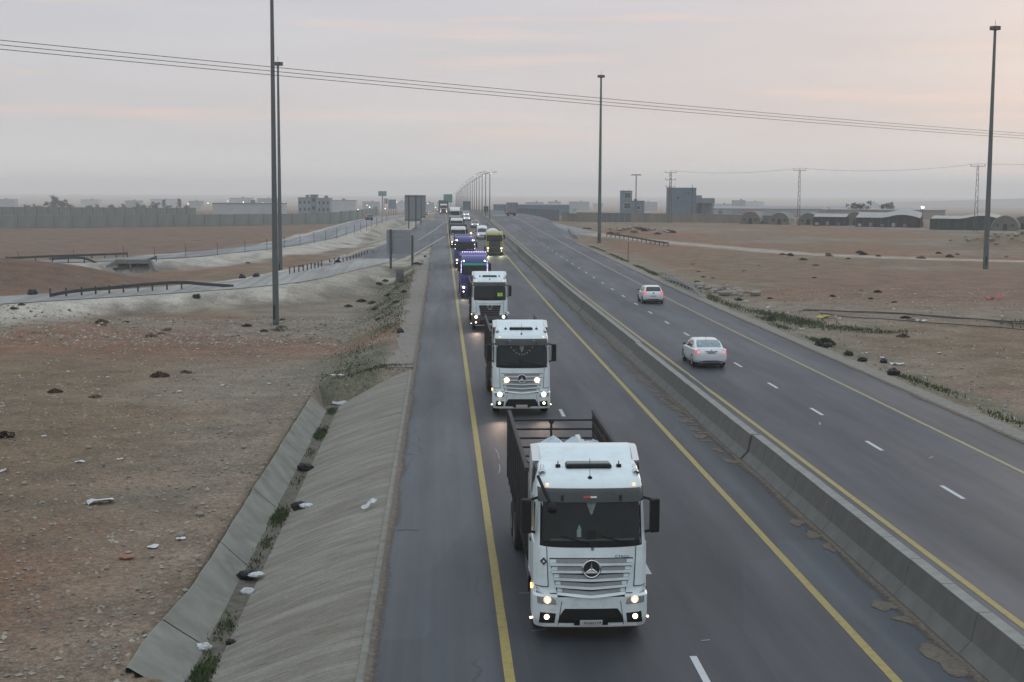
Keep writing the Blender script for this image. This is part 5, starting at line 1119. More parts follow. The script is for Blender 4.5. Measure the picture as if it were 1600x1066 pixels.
mesh('annex_floor', B().box(8.9, 14.6, .3, 7, 0, 2.4), M_BG2, tb); mesh('annex_roof', B().box(8.9, 14.8, .1, 7, z2 - 1.6, z2), M_BG, tb); mesh('annex_back', B().box(8.9, 14.6, 6.6, 7, 2.4, z2 - 1.6), mat('pale_inner_wall', (.30, .32, .34), .9), tb)
for k, xx in enumerate((9.2, 11.0, 11.5, 14.2)): mesh('column', B().box(xx, xx + .32, .4, .75, 2.4, z2 - 1.6), M_BG2, tb)
mesh('stair_house', B().box(9, 11, 3, 6, z2, z2 + .9), mat('pale_stair_wall', (.27, .28, .29), .9), tb)
# arched tunnels and market sheds
M_TUN = mat('tunnel_cover', (.14, .155, .125), .8, .3, var=.25, scale=.7); M_TUN2 = mat('tunnel_end', (.11, .115, .095), .85, var=.3, scale=1.2); M_PAL = mat('pale_sheet_roof', (.28, .29, .285), .6, .4, var=.2, scale=.6); M_DSH = mat('dark_netting', (.02, .023, .028), .9, .2, var=.5, scale=1); M_GSH = mat('green_netting', (.02, .038, .031), .9, .2, var=.5, scale=1)
def tunnel(x, y, r, L, label, hgt=1.0, rz=-20):
    t = thing('arched_tunnel', label, 'shed', (x, y, gz(x, y) - .05), R(rz), 'arched sheds on the right'); A = [math.pi * k / 14 for k in range(15)]
    mesh('cover', B().grid([[(r * math.cos(a), 0, r * hgt * math.sin(a) + .6), (r * math.cos(a), L, r * hgt * math.sin(a) + .6)] for a in A]), M_TUN, t, smooth=60)
    mesh('end_wall', B().add([(r, .06, 0)] + [(r * math.cos(a), .06, r * hgt * math.sin(a) + .6) for a in A] + [(-r, .06, 0)], [tuple(range(17))]), M_TUN2, t)
    for rr in (0, L / 2): mesh('hoop', B().tube([(r * 1.01 * math.cos(a), rr, r * 1.01 * hgt * math.sin(a) + .6) for a in A], .06, 5), M_PAL, t)
    mesh('door', B().box(-.5, .5, -.02, .05, 0, 1.7), M_DSH, t)
    for s in (-1, 1): mesh('vent', B().box(s * r * .55 - .3, s * r * .55 + .3, -.02, .05, 1.1, 1.6), M_DSH, t)
tunnel(88.6, 412, 3.0, 16, 'arched green tunnel shed with a red cloth on its roof'); tunnel(96.2, 408, 2.9, 16, 'arched green tunnel shed just left of the shed pylon'); tunnel(103.6, 404, 2.9, 15, 'arched green tunnel shed adjoining the first dark market shed')
tunnel(140.2, 352, 3.3, 14, 'arched yellowish tunnel shed right of the tall right mast', .95, -24); tunnel(116.5, 402, 3.2, 14, 'arched tunnel top showing between the dark market sheds'); tunnel(127.5, 385, 3.0, 14, 'arched pale tunnel shed behind the dark green shed', .8); tunnel(149, 362, 3.2, 14, 'rightmost pale tunnel shed cut by the picture edge', .9)
rc = thing('red_cloth', 'crumpled red cloth lying on the first tunnel roof', 'cloth', (89.2, 414, gz(88.6, 412) + 3.45)); mesh('fold', B().grid([[(-2.6 + i * .55, -1.0 + j * .7, .18 * math.sin(i * 1.7 + j) + .1 - .05 * (i - 4) ** 2 * .4) for j in range(4)] for i in range(9)]), mat('red_fabric', (.42, .07, .06), .8), rc, smooth=60); mesh('hem', B().tube([(-2.6, -1.0, -.1), (-.4, -1.0, .15), (1.8, -1.0, -.1)], .05, 5), MATS['red_fabric'], rc)
def shed(x, y, L, dep, h0, h1, label, side, rz=-22, arch=0.0):
    t = thing('market_shed', label, 'shed', (x, y, gz(x, y) - .05), R(rz), 'dark market sheds on the right'); n = 12
    P = [[(L * i / n, -.5, h0 + arch * math.sin(math.pi * max(0, i / n - .45) / .55)), (L * i / n, dep, h1 + arch * math.sin(math.pi * max(0, i / n - .45) / .55))] for i in range(n + 1)]
    mesh('roof', B().grid(P + []), M_PAL, t, smooth=60)
    mesh('side_sheet', B().grid([[(L * i / n, 0, 0), (L * i / n, 0, h0 - .1 + arch * math.sin(math.pi * max(0, i / n - .45) / .55))] for i in range(n + 1)]), side, t)
    mesh('back_sheet', B().box(0, L, dep - .1, dep, 0, h0), side, t)
    for k in range(int(L / 2.2) + 1): mesh('post', B().box(k * 2.2 - .06, k * 2.2 + .06, -.35, -.23, 0, h0), M_PST, t)
    for k in range(int(L / 3)):
        if side is M_DSH: mesh('stall_goods', B().box(k * 3 + .6, k * 3 + 1.5, -.22, -.02, .3, 1.0 + .3 * (k % 2)), [M_PAL, mat('goods_rose', (.25, .15, .15), .8), mat('goods_blue', (.10, .13, .2), .8)][k % 3], t)
shed(103.5, 398, 9.2, 6, 2.6, 3.4, 'dark market shed with sloping pale roof next to the shed pylon', M_DSH); shed(112.0, 385.5, 17, 8, 2.7, 4.0, 'wide dark market shed with goods under a ridged pale roof', M_DSH, -24, .9); shed(124.5, 362, 17.5, 9, 3.0, 3.6, 'long dark green market shed with arched right end', M_GSH, -26, .9)
M_WHS = mat('warehouse_wall', (.26, .30, .33), .8, var=.1, scale=.1); M_BLU = mat('blue_letters', (.06, .10, .22), .6)
wz = gz(165, 620); wh = thing('warehouse', 'long low warehouse with blue lettering behind the arched sheds', 'building', (104, 640, wz), R(-4)); mesh('wall', B().box(0, 92, 0, 25, 0, 1.2 - wz), M_WHS, wh); mesh('roof', B().prism([(-.5, 1.2 - wz), (25.5, 1.2 - wz), (12.5, 2.2 - wz)], 'x', -.5, 92.5), mat('warehouse_roof', (.21, .23, .24), .7), wh)
text_mesh('lettering', 'KADOURI', 2.4, M_BLU, wh, Matrix.Translation((32.5, -.05, -.45 - wz)) @ FRONTM, (1.25, 1)); mesh('logo', B().lathe([(0, 0), (0, 1.0), (.1, 1.0)], 'y', 8, (20.5, -.1, -.4 - wz)), M_BLU, wh)
w2 = gz(200, 560); wh = thing('warehouse', 'pale buff hall among trees behind the market sheds', 'building', (150, 555, w2), R(-6)); mesh('wall', B().box(0, 46, 0, 18, 0, 1.9 - w2), mat('buff_wall', (.24, .225, .20), .8, var=.1, scale=.2), wh); mesh('roof', B().box(-.4, 46.4, -.4, 18.4, 1.9 - w2, 2.2 - w2), M_PAL, wh)
wh = thing('warehouse', 'blue industrial hall beyond the crest behind the box lorry', 'building', (22, 640, gz(40, 640)), R(-3)); mesh('wall', B().box(0, 34, 0, 20, 0, 4.6), mat('blue_hall', (.10, .17, .22), .7, var=.15, scale=.2), wh); mesh('roof', B().box(-.3, 34.3, -.3, 20.3, 4.6, 5.0), M_WHS, wh); mesh('door', B().box(6, 10, -.1, 0, 0, 3.4), M_BG2, wh)
fl = thing('floodlight_pole', 'lit white floodlight on a short pole among the right sheds', 'floodlight', (126.5, 374, gz(126.5, 374))); mesh('pole', B().tube([(0, 0, 0), (0, 0, 5.2)], .1, 6), M_PST, fl); mesh('lamp', B().lathe([(5.1, 0), (5.2, .32), (5.6, .34), (5.7, 0)], 'z', 10), mat('floodlight_lit', (.9, .9, .9), .4, emit=(1, .98, .95), estr=16), fl, smooth=60)

# ------------------------------------------------------------------ buildings on the left skyline
def px_t(px, s): return -1.348 + s * ((px - 800) / 2222.2 + .05)
def box_building(px0, px1, s, ztop, label, m, dep=14, name='distant_building', tank=True, group=None, cat='building', win=0):
    x0, x1 = px_t(px0, s), px_t(px1, s); zb = gz((x0 + x1) / 2, s) - .3; t = thing(name, label, cat, (x0, s, zb), 0, group); h = ztop - zb
    mesh('wall', B().box(0, x1 - x0, 0, dep, 0, h), m, t); mesh('parapet', B().box(-.15, x1 - x0 + .15, -.15, dep + .15, h, h + .35), M_BG, t)
    if tank: mesh('roof_tank', B().box((x1 - x0) * .55, (x1 - x0) * .55 + 1.6, 2, 4, h + .35, h + 1.5), M_BG, t)
    for k in range(win):
        w = (x1 - x0) / win
        for j in range(max(1, int(h / 3.2))): mesh('window', B().box(w * k + w * .3, w * k + w * .7, -.05, .05, h - 2.4 - 3.1 * j, h - 1.1 - 3.1 * j), M_WGL, t)
    return t
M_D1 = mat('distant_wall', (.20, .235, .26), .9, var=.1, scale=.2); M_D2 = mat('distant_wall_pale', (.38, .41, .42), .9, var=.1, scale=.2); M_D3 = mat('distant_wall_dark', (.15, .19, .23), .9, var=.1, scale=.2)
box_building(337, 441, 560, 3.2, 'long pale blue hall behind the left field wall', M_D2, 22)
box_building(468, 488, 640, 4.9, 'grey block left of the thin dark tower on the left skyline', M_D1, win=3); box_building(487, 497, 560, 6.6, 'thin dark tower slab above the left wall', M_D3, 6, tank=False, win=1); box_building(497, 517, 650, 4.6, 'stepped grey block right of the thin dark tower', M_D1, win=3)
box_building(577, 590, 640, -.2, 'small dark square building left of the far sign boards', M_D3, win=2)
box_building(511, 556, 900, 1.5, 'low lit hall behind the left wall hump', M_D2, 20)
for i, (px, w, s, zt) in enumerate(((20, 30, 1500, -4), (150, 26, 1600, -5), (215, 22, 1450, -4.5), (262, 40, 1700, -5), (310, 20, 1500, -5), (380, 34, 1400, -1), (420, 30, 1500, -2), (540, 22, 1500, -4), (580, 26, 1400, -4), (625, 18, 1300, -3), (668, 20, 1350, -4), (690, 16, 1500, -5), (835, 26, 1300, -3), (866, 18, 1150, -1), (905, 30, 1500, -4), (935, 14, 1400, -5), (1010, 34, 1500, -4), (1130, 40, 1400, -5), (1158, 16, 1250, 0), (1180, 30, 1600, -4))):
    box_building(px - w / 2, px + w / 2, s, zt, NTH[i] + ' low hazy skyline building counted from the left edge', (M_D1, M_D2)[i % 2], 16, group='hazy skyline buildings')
t = thing('billboard', 'hazy two panel billboard on a tall leg on the left skyline', 'billboard', (px_t(598, 700), 700, gz(px_t(598, 700), 700))); mesh('leg', B().tube([(0, 0, 0), (0, 0, 10.5)], .3, 8), M_D1, t); mesh('panel', B().box(-2.0, 2.0, -.3, .3, 9.0, 11.4), mat('billboard_teal', (.12, .22, .22), .7), t)
t = thing('billboard', 'pale roadside board with a red mark on the left skyline', 'billboard', (px_t(603, 600), 600, gz(px_t(603, 600), 600))); mesh('leg', B().tube([(-.7, 0, 0), (-.7, 0, 7)], .12, 6), M_D1, t); mesh('panel', B().box(-.8, .9, -.1, .1, 5, 7.4), M_D2, t); mesh('red_mark', B().box(.0, .6, -.14, -.1, 5.5, 7.0), M_RL, t)
t = thing('billboard', 'wide blue grey board back left of the big sign backs', 'billboard', (px_t(613, 520), 520, gz(px_t(613, 520), 520))); mesh('panel', B().box(-1.4, 1.4, -.1, .1, 2.6, 6.0), mat('board_blue', (.17, .21, .24), .7), t)
for k in range(4): mesh('leg', B().box(-1.3 + k * .85, -1.15 + k * .85, .1, .25, 0, 6.0), M_PST, t)
# lit lamps of the distant town
M_TWN = mat('town_lamp', (.9, .9, .9), .4, emit=(1, .95, .9), estr=4)
tm = mesh('town_lamp', B().lathe([(-.35, 0), (-.2, .3), (.1, .32), (.3, .15), (.32, 0)], 'z', 8), M_TWN, smooth=60); tme = tm.data; first = True
LP = [(512, 318), (525, 320), (540, 322), (551, 321), (574, 323), (620, 318), (655, 322), (668, 320), (360, 318), (372, 320), (384, 319), (398, 321), (414, 320), (447, 320), (432, 317), (330, 321), (300, 322), (288, 320), (560, 330), (602, 328), (578, 326), (680, 326)]
for px, py in LP:
    s = 950 + (px * 37 % 300); x = px_t(px, s); z = 9.6 - (py - 296.5) / 2222 * s
    pole = thing('town_light', NTH[sorted(q[0] for q in LP).index(px)] + ' small lit lamp of the distant town counted from the left', 'lamp', (x, s, gz(x, s)), 0, 'lit lamps of the distant town'); l = link('lamp', tme, pole, (0, 0, z - gz(x, s))); mesh('pole', B().tube([(0, 0, 0), (0, 0, z - gz(x, s))], .10, 5), M_LPS, pole)
bpy.data.objects.remove(tm)

# ------------------------------------------------------------------ trees, hills
M_LEAF = mat('far_foliage', (.07, .092, .085), .9, .2, var=.45, scale=1.2); M_BRK = mat('bark', (.06, .05, .042), .9, var=.3)
def crown(seed, n, rx, rz_, conic=0):
    r = random.Random(seed); b = B(); cl = [(r.gauss(0, .42), r.gauss(0, .42), r.random()) for _ in range(16)]
    for k in range(n):
        c = cl[k % 16]; s = 1 - conic * c[2]; p = Vector((c[0] * rx * s + r.gauss(0, .15) * rx, c[1] * rx * s + r.gauss(0, .15) * rx, c[2] * rz_ + r.gauss(0, .07) * rz_)); u = Vector((r.gauss(0, 1), r.gauss(0, 1), r.gauss(0, 1))).normalized(); v = u.orthogonal().normalized(); q = .16 + .16 * r.random()
        q *= rx * .42; b.add([p + u * q, p + v * q * .7, p - u * q, p - v * q * .7], [(0, 1, 2, 3)])
    return b
CR = []
for sd_, n, rx, rz2, cn in ((1, 900, 3.2, 4.6, .3), (2, 700, 2.6, 3.4, .1), (3, 700, 2.2, 5.6, .7)):
    o = mesh('crown', crown(sd_, n, rx, rz2, cn), M_LEAF, fix=False); CR.append(o.data); bpy.data.objects.remove(o)
tr_me = mesh('trunk', B().tube([(0, 0, -.3), (.05, 0, 1.2), (-.05, .05, 2.6)], [.28, .22, .14], 8), M_BRK, smooth=50); TRM = tr_me.data; bpy.data.objects.remove(tr_me)
def tree(px, s, k, sc, label, group):
    x = px_t(px, s); t = thing('tree', label, 'tree', (x, s, gz(x, s)), random.random() * 6, group); t.scale = (sc, sc, sc); link('trunk', TRM, t); link('crown', CR[k], t, (0, 0, 1.5)); return t
TN = 0
for px, s, k, sc in ((56, 820, 1, .8), (66, 840, 0, .7), (76, 800, 1, .75), (95, 780, 0, 1.35), (104, 800, 1, 1.2), (112, 790, 0, 1.05), (122, 820, 1, .75), (150, 830, 1, .8), (160, 850, 0, .7), (184, 820, 1, .85), (200, 830, 0, .75), (222, 820, 0, .8), (233, 840, 1, .85), (248, 800, 0, .9), (263, 830, 2, 1.0), (270, 820, 1, .85), (286, 800, 2, 1.05), (296, 810, 1, .8)):
    TN += 1; tree(px, s, k, sc, NTH[TN - 1] + ' hazy tree from the left edge behind the left field wall', 'trees on the left skyline')
tree(1348, 560, 1, 1.35, 'broad dark tree among the right sheds, left one of the taller pair', 'trees behind the right sheds'); tree(1395, 575, 1, 1.25, 'dark tree right of the small pyramid hill', 'trees behind the right sheds'); tree(1303, 600, 1, .8, 'small dark tree right of the blue lettering', 'trees behind the right sheds'); tree(1340, 575, 1, 1.1, 'smaller dark tree touching the broad one behind the right sheds', 'trees behind the right sheds')
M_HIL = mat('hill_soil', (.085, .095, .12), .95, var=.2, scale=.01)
def hill(x0, x1, y, prof, dep):
    P = []; n = 60
    for i in range(n + 1):
        u = i / n; h = float(np.interp(u, [p[0] for p in prof], [p[1] for p in prof])); x = x0 + (x1 - x0) * u; row = []
        for j in range(9):
            v = j / 8; row.append((x, y + dep * (v - .5), -36 + (h + 36) * math.sin(math.pi * v) ** 1.3 * (1 + .10 * float(fbm(np.array([x / 90]), np.array([v * 4]))[0]))))
        P.append(row)
    return kind(mesh('hills', B().grid(P), M_HIL, smooth=180), 'structure')
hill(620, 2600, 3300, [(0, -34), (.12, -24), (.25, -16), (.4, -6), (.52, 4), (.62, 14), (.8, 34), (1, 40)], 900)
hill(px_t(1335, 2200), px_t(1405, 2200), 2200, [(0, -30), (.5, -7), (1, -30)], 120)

# ------------------------------------------------------------------ loose things on the ground
def lumpy(seed, rx, ry, rz_, n=10, m=7, amt=.5):
    r = np.random.default_rng(seed); q = r.random((n, m + 1)); P = []
    for i in range(n):
        row = []
        for j in range(m + 1):
            th = math.pi * j / m; ph = 2 * math.pi * i / n; k = 1 + amt * ((q[i, j] + q[(i + 1) % n, j] * .6 + q[i, max(j - 1, 0)] * .4) / 2 - .5) if 0 < j < m else 1
            row.append((rx * k * math.sin(th) * math.cos(ph), ry * k * math.sin(th) * math.sin(ph), rz_ * (k * math.cos(th) + .75)))
        P.append(row)
    return B().grid(P, True)
def crumple(seed, rx, ry, rz_, n=22, m=14):
    P = []
    for i in range(n):
        row = []
        for j in range(m + 1):
            th = math.pi * j / m; ph = 2 * math.pi * i / n; d = (math.sin(th) * math.cos(ph), math.sin(th) * math.sin(ph), math.cos(th))
            a = float(fbm(np.array([d[0] * 1.6 + seed * 3.1 + d[2]]), np.array([d[1] * 1.6 + seed * 1.7 - d[2] * .7]))[0]); c = float(fbm(np.array([d[0] * 5 + seed + d[2] * 4]), np.array([d[1] * 5 - seed + d[2] * 3]))[0])
            k = 1 + 1.1 * a + .7 * abs(c); row.append((rx * k * d[0], ry * k * d[1], rz_ * (k * d[2] + .7)))
        P.append(row)
    return B().grid(P, True)
M_BAG = mat('black_bag', (.008, .008, .009), .45, .25, var=.4, scale=6); M_LIT = mat('white_litter', (.48, .50, .51), .6, .4, var=.25, scale=9); M_ROCK = mat('pale_rock', (.26, .235, .195), .95, .2, var=.25, scale=7, bump=.5)
BAGS = [(22.5, 86.4, .36, 'black rubbish bag by the green bush on the right kerb, farthest'), (22.65, 82.3, .33, 'second black rubbish bag along the right kerb'), (22.6, 79.3, .32, 'third black rubbish bag along the right kerb'), (22.45, 73.3, .40, 'nearest and largest black rubbish bag on the right kerb'), (23.9, 79.6, .30, 'black bag with white scraps set back from the right kerb'),
        (-4.1, 95.3, .32, 'black bag alone on the left gravel shoulder'), (-40.3, 137.5, .55, 'black heap at the left start of the ramp edge'), (-23.5, 159.5, .5, 'left one of two black heaps on the far ramp edge'), (-22.2, 161.4, .5, 'right one of two black heaps on the far ramp edge'), (-22.6, 193.5, .5, 'black heap at the foot of the second left mast'), (-24.7, 137.1, .45, 'dark scrap lying on the pale ramp bank')]
for i, (x, y, r, lab) in enumerate(BAGS):
    z = max(gz(x, y), float(zr(y)) if 21 < x < 22 else -9); o = mesh('rubbish_bag', crumple(i, r * .78, r * .7, r * .56), M_BAG, None, (x, y, z - .04), smooth=35); tag(o, lab, 'rubbish bag', 'black rubbish bags'); o.rotation_euler = (0, 0, i)
def channel_z(x):
    if x > -6.42: t = (-2.9 - x) / 3.55; return -.03 - 1.22 * max(0, t) ** 1.25
    return -1.25
for i, (x, y, r, lab, bl) in enumerate((q[0], q[1], q[2] * .78, q[3], q[4]) for q in ((-6.6, 54.6, .42, 'black bag lying in the channel, farthest one', 1), (-6.1, 47.2, .36, 'black bag with a white top on the channel foot', 1), (-6.75, 39.2, .34, 'black and white bag heap in the channel', 1), (-6.55, 37.7, .24, 'pale crushed box below the black and white bag', 0), (-6.95, 33.0, .26, 'white plastic bag in the green part of the channel', 0), (-6.35, 33.3, .18, 'small dark scrap beside the white bag in the channel', 1))):
    o = mesh('rubbish_bag', crumple(40 + i, r * .9, r * .7, r * .5), M_BAG if bl else M_LIT, None, (x, y, channel_z(x) - .02), smooth=30); tag(o, lab, 'rubbish bag', 'rubbish in the channel')
    if i in (1, 2):
        q = mesh('white_sheet', crumple(60 + i, r * .7, r * .6, r * .28), M_LIT, o, (.25, -.25, .12), smooth=30)
def scrap(seed, a, b_):
    r = np.random.default_rng(seed); return B().grid([[(a * (i / 4 - .5) + .1 * a * (r.random() - .5), b_ * (j / 3 - .5), .03 + .16 * a * r.random()) for j in range(4)] for i in range(5)])
def litter(x, y, a, b_, lab, m=M_LIT, z=None, rz=0., group=None):
    o = mesh('litter_scrap', scrap(int(abs(x * 13 + y * 7)), a, b_), m, None, (x, y, (gz(x, y) if z is None else z) + .01), smooth=180); o.rotation_euler = (0, 0, rz); return tag(o, lab, 'litter', group)  # mixed litter: paper, cloth, straw and plastic scraps
litter(-3.55, 43.0, .62, .16, 'white paper strip lying on the concrete slope', z=channel_z(-3.5) + .07, rz=.9).rotation_euler[1] = -.3; litter(-6.5, 75.4, 1.3, .3, 'long white bumper piece at the end of the channel', rz=.25); litter(-7.1, 78.3, .8, .25, 'smaller white piece beyond the end of the channel')
litter(-12.6, 46.8, .9, .45, 'pale sheet lying flat on the left field', rz=.4); litter(-9.7, 40.9, .3, .3, 'white scrap on the left field near the slab edge'); litter(-10.2, 39.7, .45, .35, 'orange brown scrap with a white edge on the left field', mat('rust_scrap', (.28, .11, .06), .8))
litter(35.0, 105.6, .8, .4, 'white sheet beside the turquoise scrap on the right field'); litter(34.4, 106.6, .7, .4, 'turquoise scrap on the right field', mat('turquoise', (.03, .27, .30), .6)); litter(49.5, 128.6, 1.7, .5, 'bright red cloth lying far out on the right field', mat('bright_red', (.42, .05, .05), .7)); litter(28.4, 108.4, 1.5, .5, 'yellow heap of flowers or straw by the green patch', mat('straw_yellow', (.42, .36, .08), .9)); litter(24.5, 78.9, .8, .4, 'white scraps beside the set back black bag')
r_ = random.Random(5)
for k in range(70):
    if k < 45: x, y = 24 + r_.random() ** 1.5 * 26, 62 + r_.random() * 75
    else: x, y = -9 - r_.random() * 14, 34 + r_.random() * 70
    litter(x, y, .18 + .3 * r_.random() ** 2, .12 + .15 * r_.random(), 'small white litter scrap scattered over the ' + ('right field' if k < 45 else 'left field'), rz=r_.random() * 3, group='white litter on the ' + ('right' if k < 45 else 'left'))
# black hoses on the right field
for i, pts in enumerate(([(27.8, 114.5), (30.2, 114.8), (33, 113.6), (35.3, 112.6), (38.8, 107.9), (42, 103.6), (46, 99)], [(29, 112.2), (33.0, 105.8), (36, 103.1), (40.4, 99.6), (45, 95.5)], [(28.5, 115.6), (32, 114.9), (36.5, 112.2), (39.5, 107.6), (44, 103)])):
    q = dense([(x, y, 0) for x, y in pts], .7); p = [(a + .15 * math.sin(k * 1.3), b_ + .25 * math.sin(k * .7 + i), gz(a, b_) + .10) for k, (a, b_, c) in enumerate(q)]
    tag(mesh('irrigation_hose', B().tube(p, .038, 6), mat('black_hose', (.03, .03, .033), .6), smooth=60), ['thick black hose snaking across the right field, nearest the green patch', 'lower black hose lying closest to the road on the right field', 'black hose running just behind the thick one on the right field'][i], 'hose', 'black hoses on the right field')
# rocks
RK = [mesh('rock', lumpy(80 + i, 1, .8, .55, 8, 5, .7), M_ROCK, smooth=20) for i in range(4)]; RKM = [o.data for o in RK]
for o in RK: bpy.data.objects.remove(o)
def rock(x, y, s, k, lab, group):
    o = link('rock', RKM[k % 4], None, (x, y, gz(x, y) - .05 * s)); o.scale = (s, s, s); o.rotation_euler = (0, 0, x * 7); return tag(o, lab, 'rock', group)
r_ = random.Random(9)
for k in range(34):
    x, y = -8.6 - r_.random() ** 1.4 * 12, 32 + r_.random() ** 1.3 * 50; rock(x, y, .07 + .10 * r_.random(), k, 'pale loose rock on the stony left field', 'loose rocks on the left field')
for k in range(26): rock(24 + r_.random() * 4.2, 131 + r_.random() * 12, .25 + .4 * r_.random(), k, 'pale boulder in the heap beside the right guard rail', 'boulders by the right guard rail')
for k in range(44): rock(101 + r_.gauss(0, 6), 248 + r_.gauss(0, 7), .35 + .7 * r_.random() ** 2, k, 'rubble lump on the heap near the right mast', 'rubble heap near the right mast')
for k in range(16): rock(36 + r_.random() * 13, 309 + r_.random() * 10, .4 + .5 * r_.random(), k, 'soil lump on the bank in front of the right wall', 'lumps on the right soil bank')
# fine stones: too many to count
sv, sf = [], []; r2 = np.random.default_rng(3)
def stones(n, fx, smin, smax):
    for k in range(n):
        x, y = fx(r2); s = smin + (smax - smin) * r2.random() ** 3; q = (r2.random((6, 3)) - .5) * .6; base = np.array([(1, 0, 0), (-1, 0, 0), (0, 1, 0), (0, -1, 0), (0, 0, .7), (0, 0, -.4)]) + q; pts.append((x, y, s, base))
pts = []
stones(13000, lambda r: (-7.9 - r.random() ** 1.1 * 19, 27 + r.random() ** 1.4 * 80), .016, .10); stones(6000, lambda r: (22.4 + r.random() ** 1.2 * 34, 52 + r.random() * 90), .03, .14); stones(3500, lambda r: (-8 - r.random() * 34, 98 + r.random() * 28), .04, .2); stones(700, lambda r: (-3 - r.random() * 7, 77 + r.random() * 95), .03, .12)
X_ = np.array([p[0] for p in pts]); Y_ = np.array([p[1] for p in pts]); Z_ = terrain(X_, Y_)
V = np.concatenate([p[3] * p[2] + np.array([p[0], p[1], z + p[2] * .1]) for p, z in zip(pts, Z_)]); F8 = np.array([(0, 2, 4), (2, 1, 4), (1, 3, 4), (3, 0, 4), (2, 0, 5), (1, 2, 5), (3, 1, 5), (0, 3, 5)]); FF = (F8[None] + np.arange(len(pts))[:, None, None] * 6).reshape(-1, 3)
me = bpy.data.meshes.new('gravel'); me.from_pydata(V.tolist(), [], FF.tolist()); me.materials.append(mat('field_stone', (.26, .238, .20), .95, .2, var=.75, scale=1.7)); kind(tag(link('gravel', me), 'small pale stones strewn over the fields beside the road', 'gravel'), 'stuff')
# dried mud at the foot of the barrier
M_MUD = mat('dried_mud', (.15, .128, .104), .95, .15, var=.3, scale=6, bump=.8, grime=(.09, .07, .055, .7), gs=4)
_n = M_MUD.node_tree; _b = _n.nodes['Principled BSDF']; _v = _n.nodes.new('ShaderNodeVertexColor'); _v.layer_name = 'edge'; _t = _n.nodes.new('ShaderNodeTexNoise'); _t.inputs['Scale'].default_value = 9; _t.inputs['Detail'].default_value = 8; _t.inputs['Roughness'].default_value = .75
_c = _n.nodes.new('ShaderNodeTexCoord'); _n.links.new(_c.outputs['Object'], _t.inputs['Vector']); _a = _n.nodes.new('ShaderNodeMath'); _a.operation = 'ADD'; _n.links.new(_v.outputs['Color'], _a.inputs[0]); _n.links.new(_t.outputs['Fac'], _a.inputs[1])
_m = _n.nodes.new('ShaderNodeMapRange'); _m.inputs[1].default_value = .78; _m.inputs[2].default_value = 1.12; _n.links.new(_a.outputs[0], _m.inputs[0]); _n.links.new(_m.outputs[0], _b.inputs['Alpha'])
def mud(x, y, a, b_, lab, seed):
    r = np.random.default_rng(seed); n = 26; ph = r.random(3) * 6; rim = []
    for k in range(n):
        t = 2 * math.pi * k / n; q = 1 + .22 * math.sin(2 * t + ph[0]) + .16 * math.sin(3 * t + ph[1]) + .10 * math.sin(5 * t + ph[2]); rim.append((a * q * math.cos(t), b_ * q * math.sin(t)))
    P = [[(px * s, py * s, h + .008 * r.random()) for s, h in ((1, .002), (.93, .006), (.7, .011), (.35, .014), (.01, .016))] for px, py in rim]
    o = mesh('mud_patch', B().grid(P, True), M_MUD, None, (x, y, .003), smooth=40); ca = o.data.color_attributes.new('edge', 'FLOAT_COLOR', 'POINT'); ca.data.foreach_set('color', [v for k in range(n) for e in (0, .42, .85, 1, 1) for v in (e, e, e, 1)]); return tag(o, lab, 'mud patch', 'dried mud at the barrier foot')
for i, (x, y, a, b_, lab) in enumerate(((9.05, 27.9, .46, 1.0, 'largest cracked mud patch at the barrier foot, lower right'), (9.1, 30.7, .28, .34, 'small mud patch just beyond the largest one'), (8.95, 31.8, .32, .48, 'third mud patch from the bottom along the barrier'), (8.98, 40.1, .24, .5, 'mud patch halfway along the nearest barrier run, left one of three'), (9.05, 38.6, .24, .45, 'mud patch halfway along the nearest barrier run, middle one of three'), (9.1, 37.2, .18, .45, 'mud patch halfway along the nearest barrier run, right one of three'), (8.95, 49.4, .32, .42, 'mud patch at the gap between the first two barrier runs'), (8.9, 51.6, .22, .45, 'thin mud streak beyond the first barrier gap'))):
    mud(x, y, a, b_, lab, i)
def drift(x0, x1, y0, y1, lab):
    P = []; es = []
    for y in np.arange(y0, y1, .7):
        w = .35 + .65 * float(vnoise(7.7, y / 2.3)); row = []
        for k in range(5):
            u = k / 4; row.append((x1 + (x0 - x1) * u * w, y, float(zr(y)) + .007 + .03 * (1 - u) ** 2)); es.append((1 - u) * .80 + (.0 if k else .1))
        P.append(row)
    o = mesh('sand_drift', B().grid(P), M_MUD, None, smooth=180); ca = o.data.color_attributes.new('edge', 'FLOAT_COLOR', 'POINT'); ca.data.foreach_set('color', [v for e in es for v in (e, e, e, 1)]); kind(tag(o, lab, 'sand'), 'stuff')
drift(8.55, 9.37, 19, 330, 'thin sand blown against the near foot of the median barrier'); drift(20.3, 21.1, 30, 250, 'thin sand along the outer edge of the far carriageway'); drift(-2.2, -2.86, 18, 180, 'thin sand along the ragged left edge of the hard shoulder')
r_ = random.Random(4)
for k in range(30): mud(8.75 + .35 * r_.random(), 53.5 + k * .85 + r_.random() * .5, .14 + .22 * r_.random(), .18 + .35 * r_.random(), 'dried mud flake in the strip along the second barrier run', 30 + k)
for k in range(12): mud(8.8 + .3 * r_.random(), 81 + k * 4 + r_.random() * 3, .15 + .2 * r_.random(), .3 + .6 * r_.random(), 'far dried mud patch along the barrier foot', 90 + k)
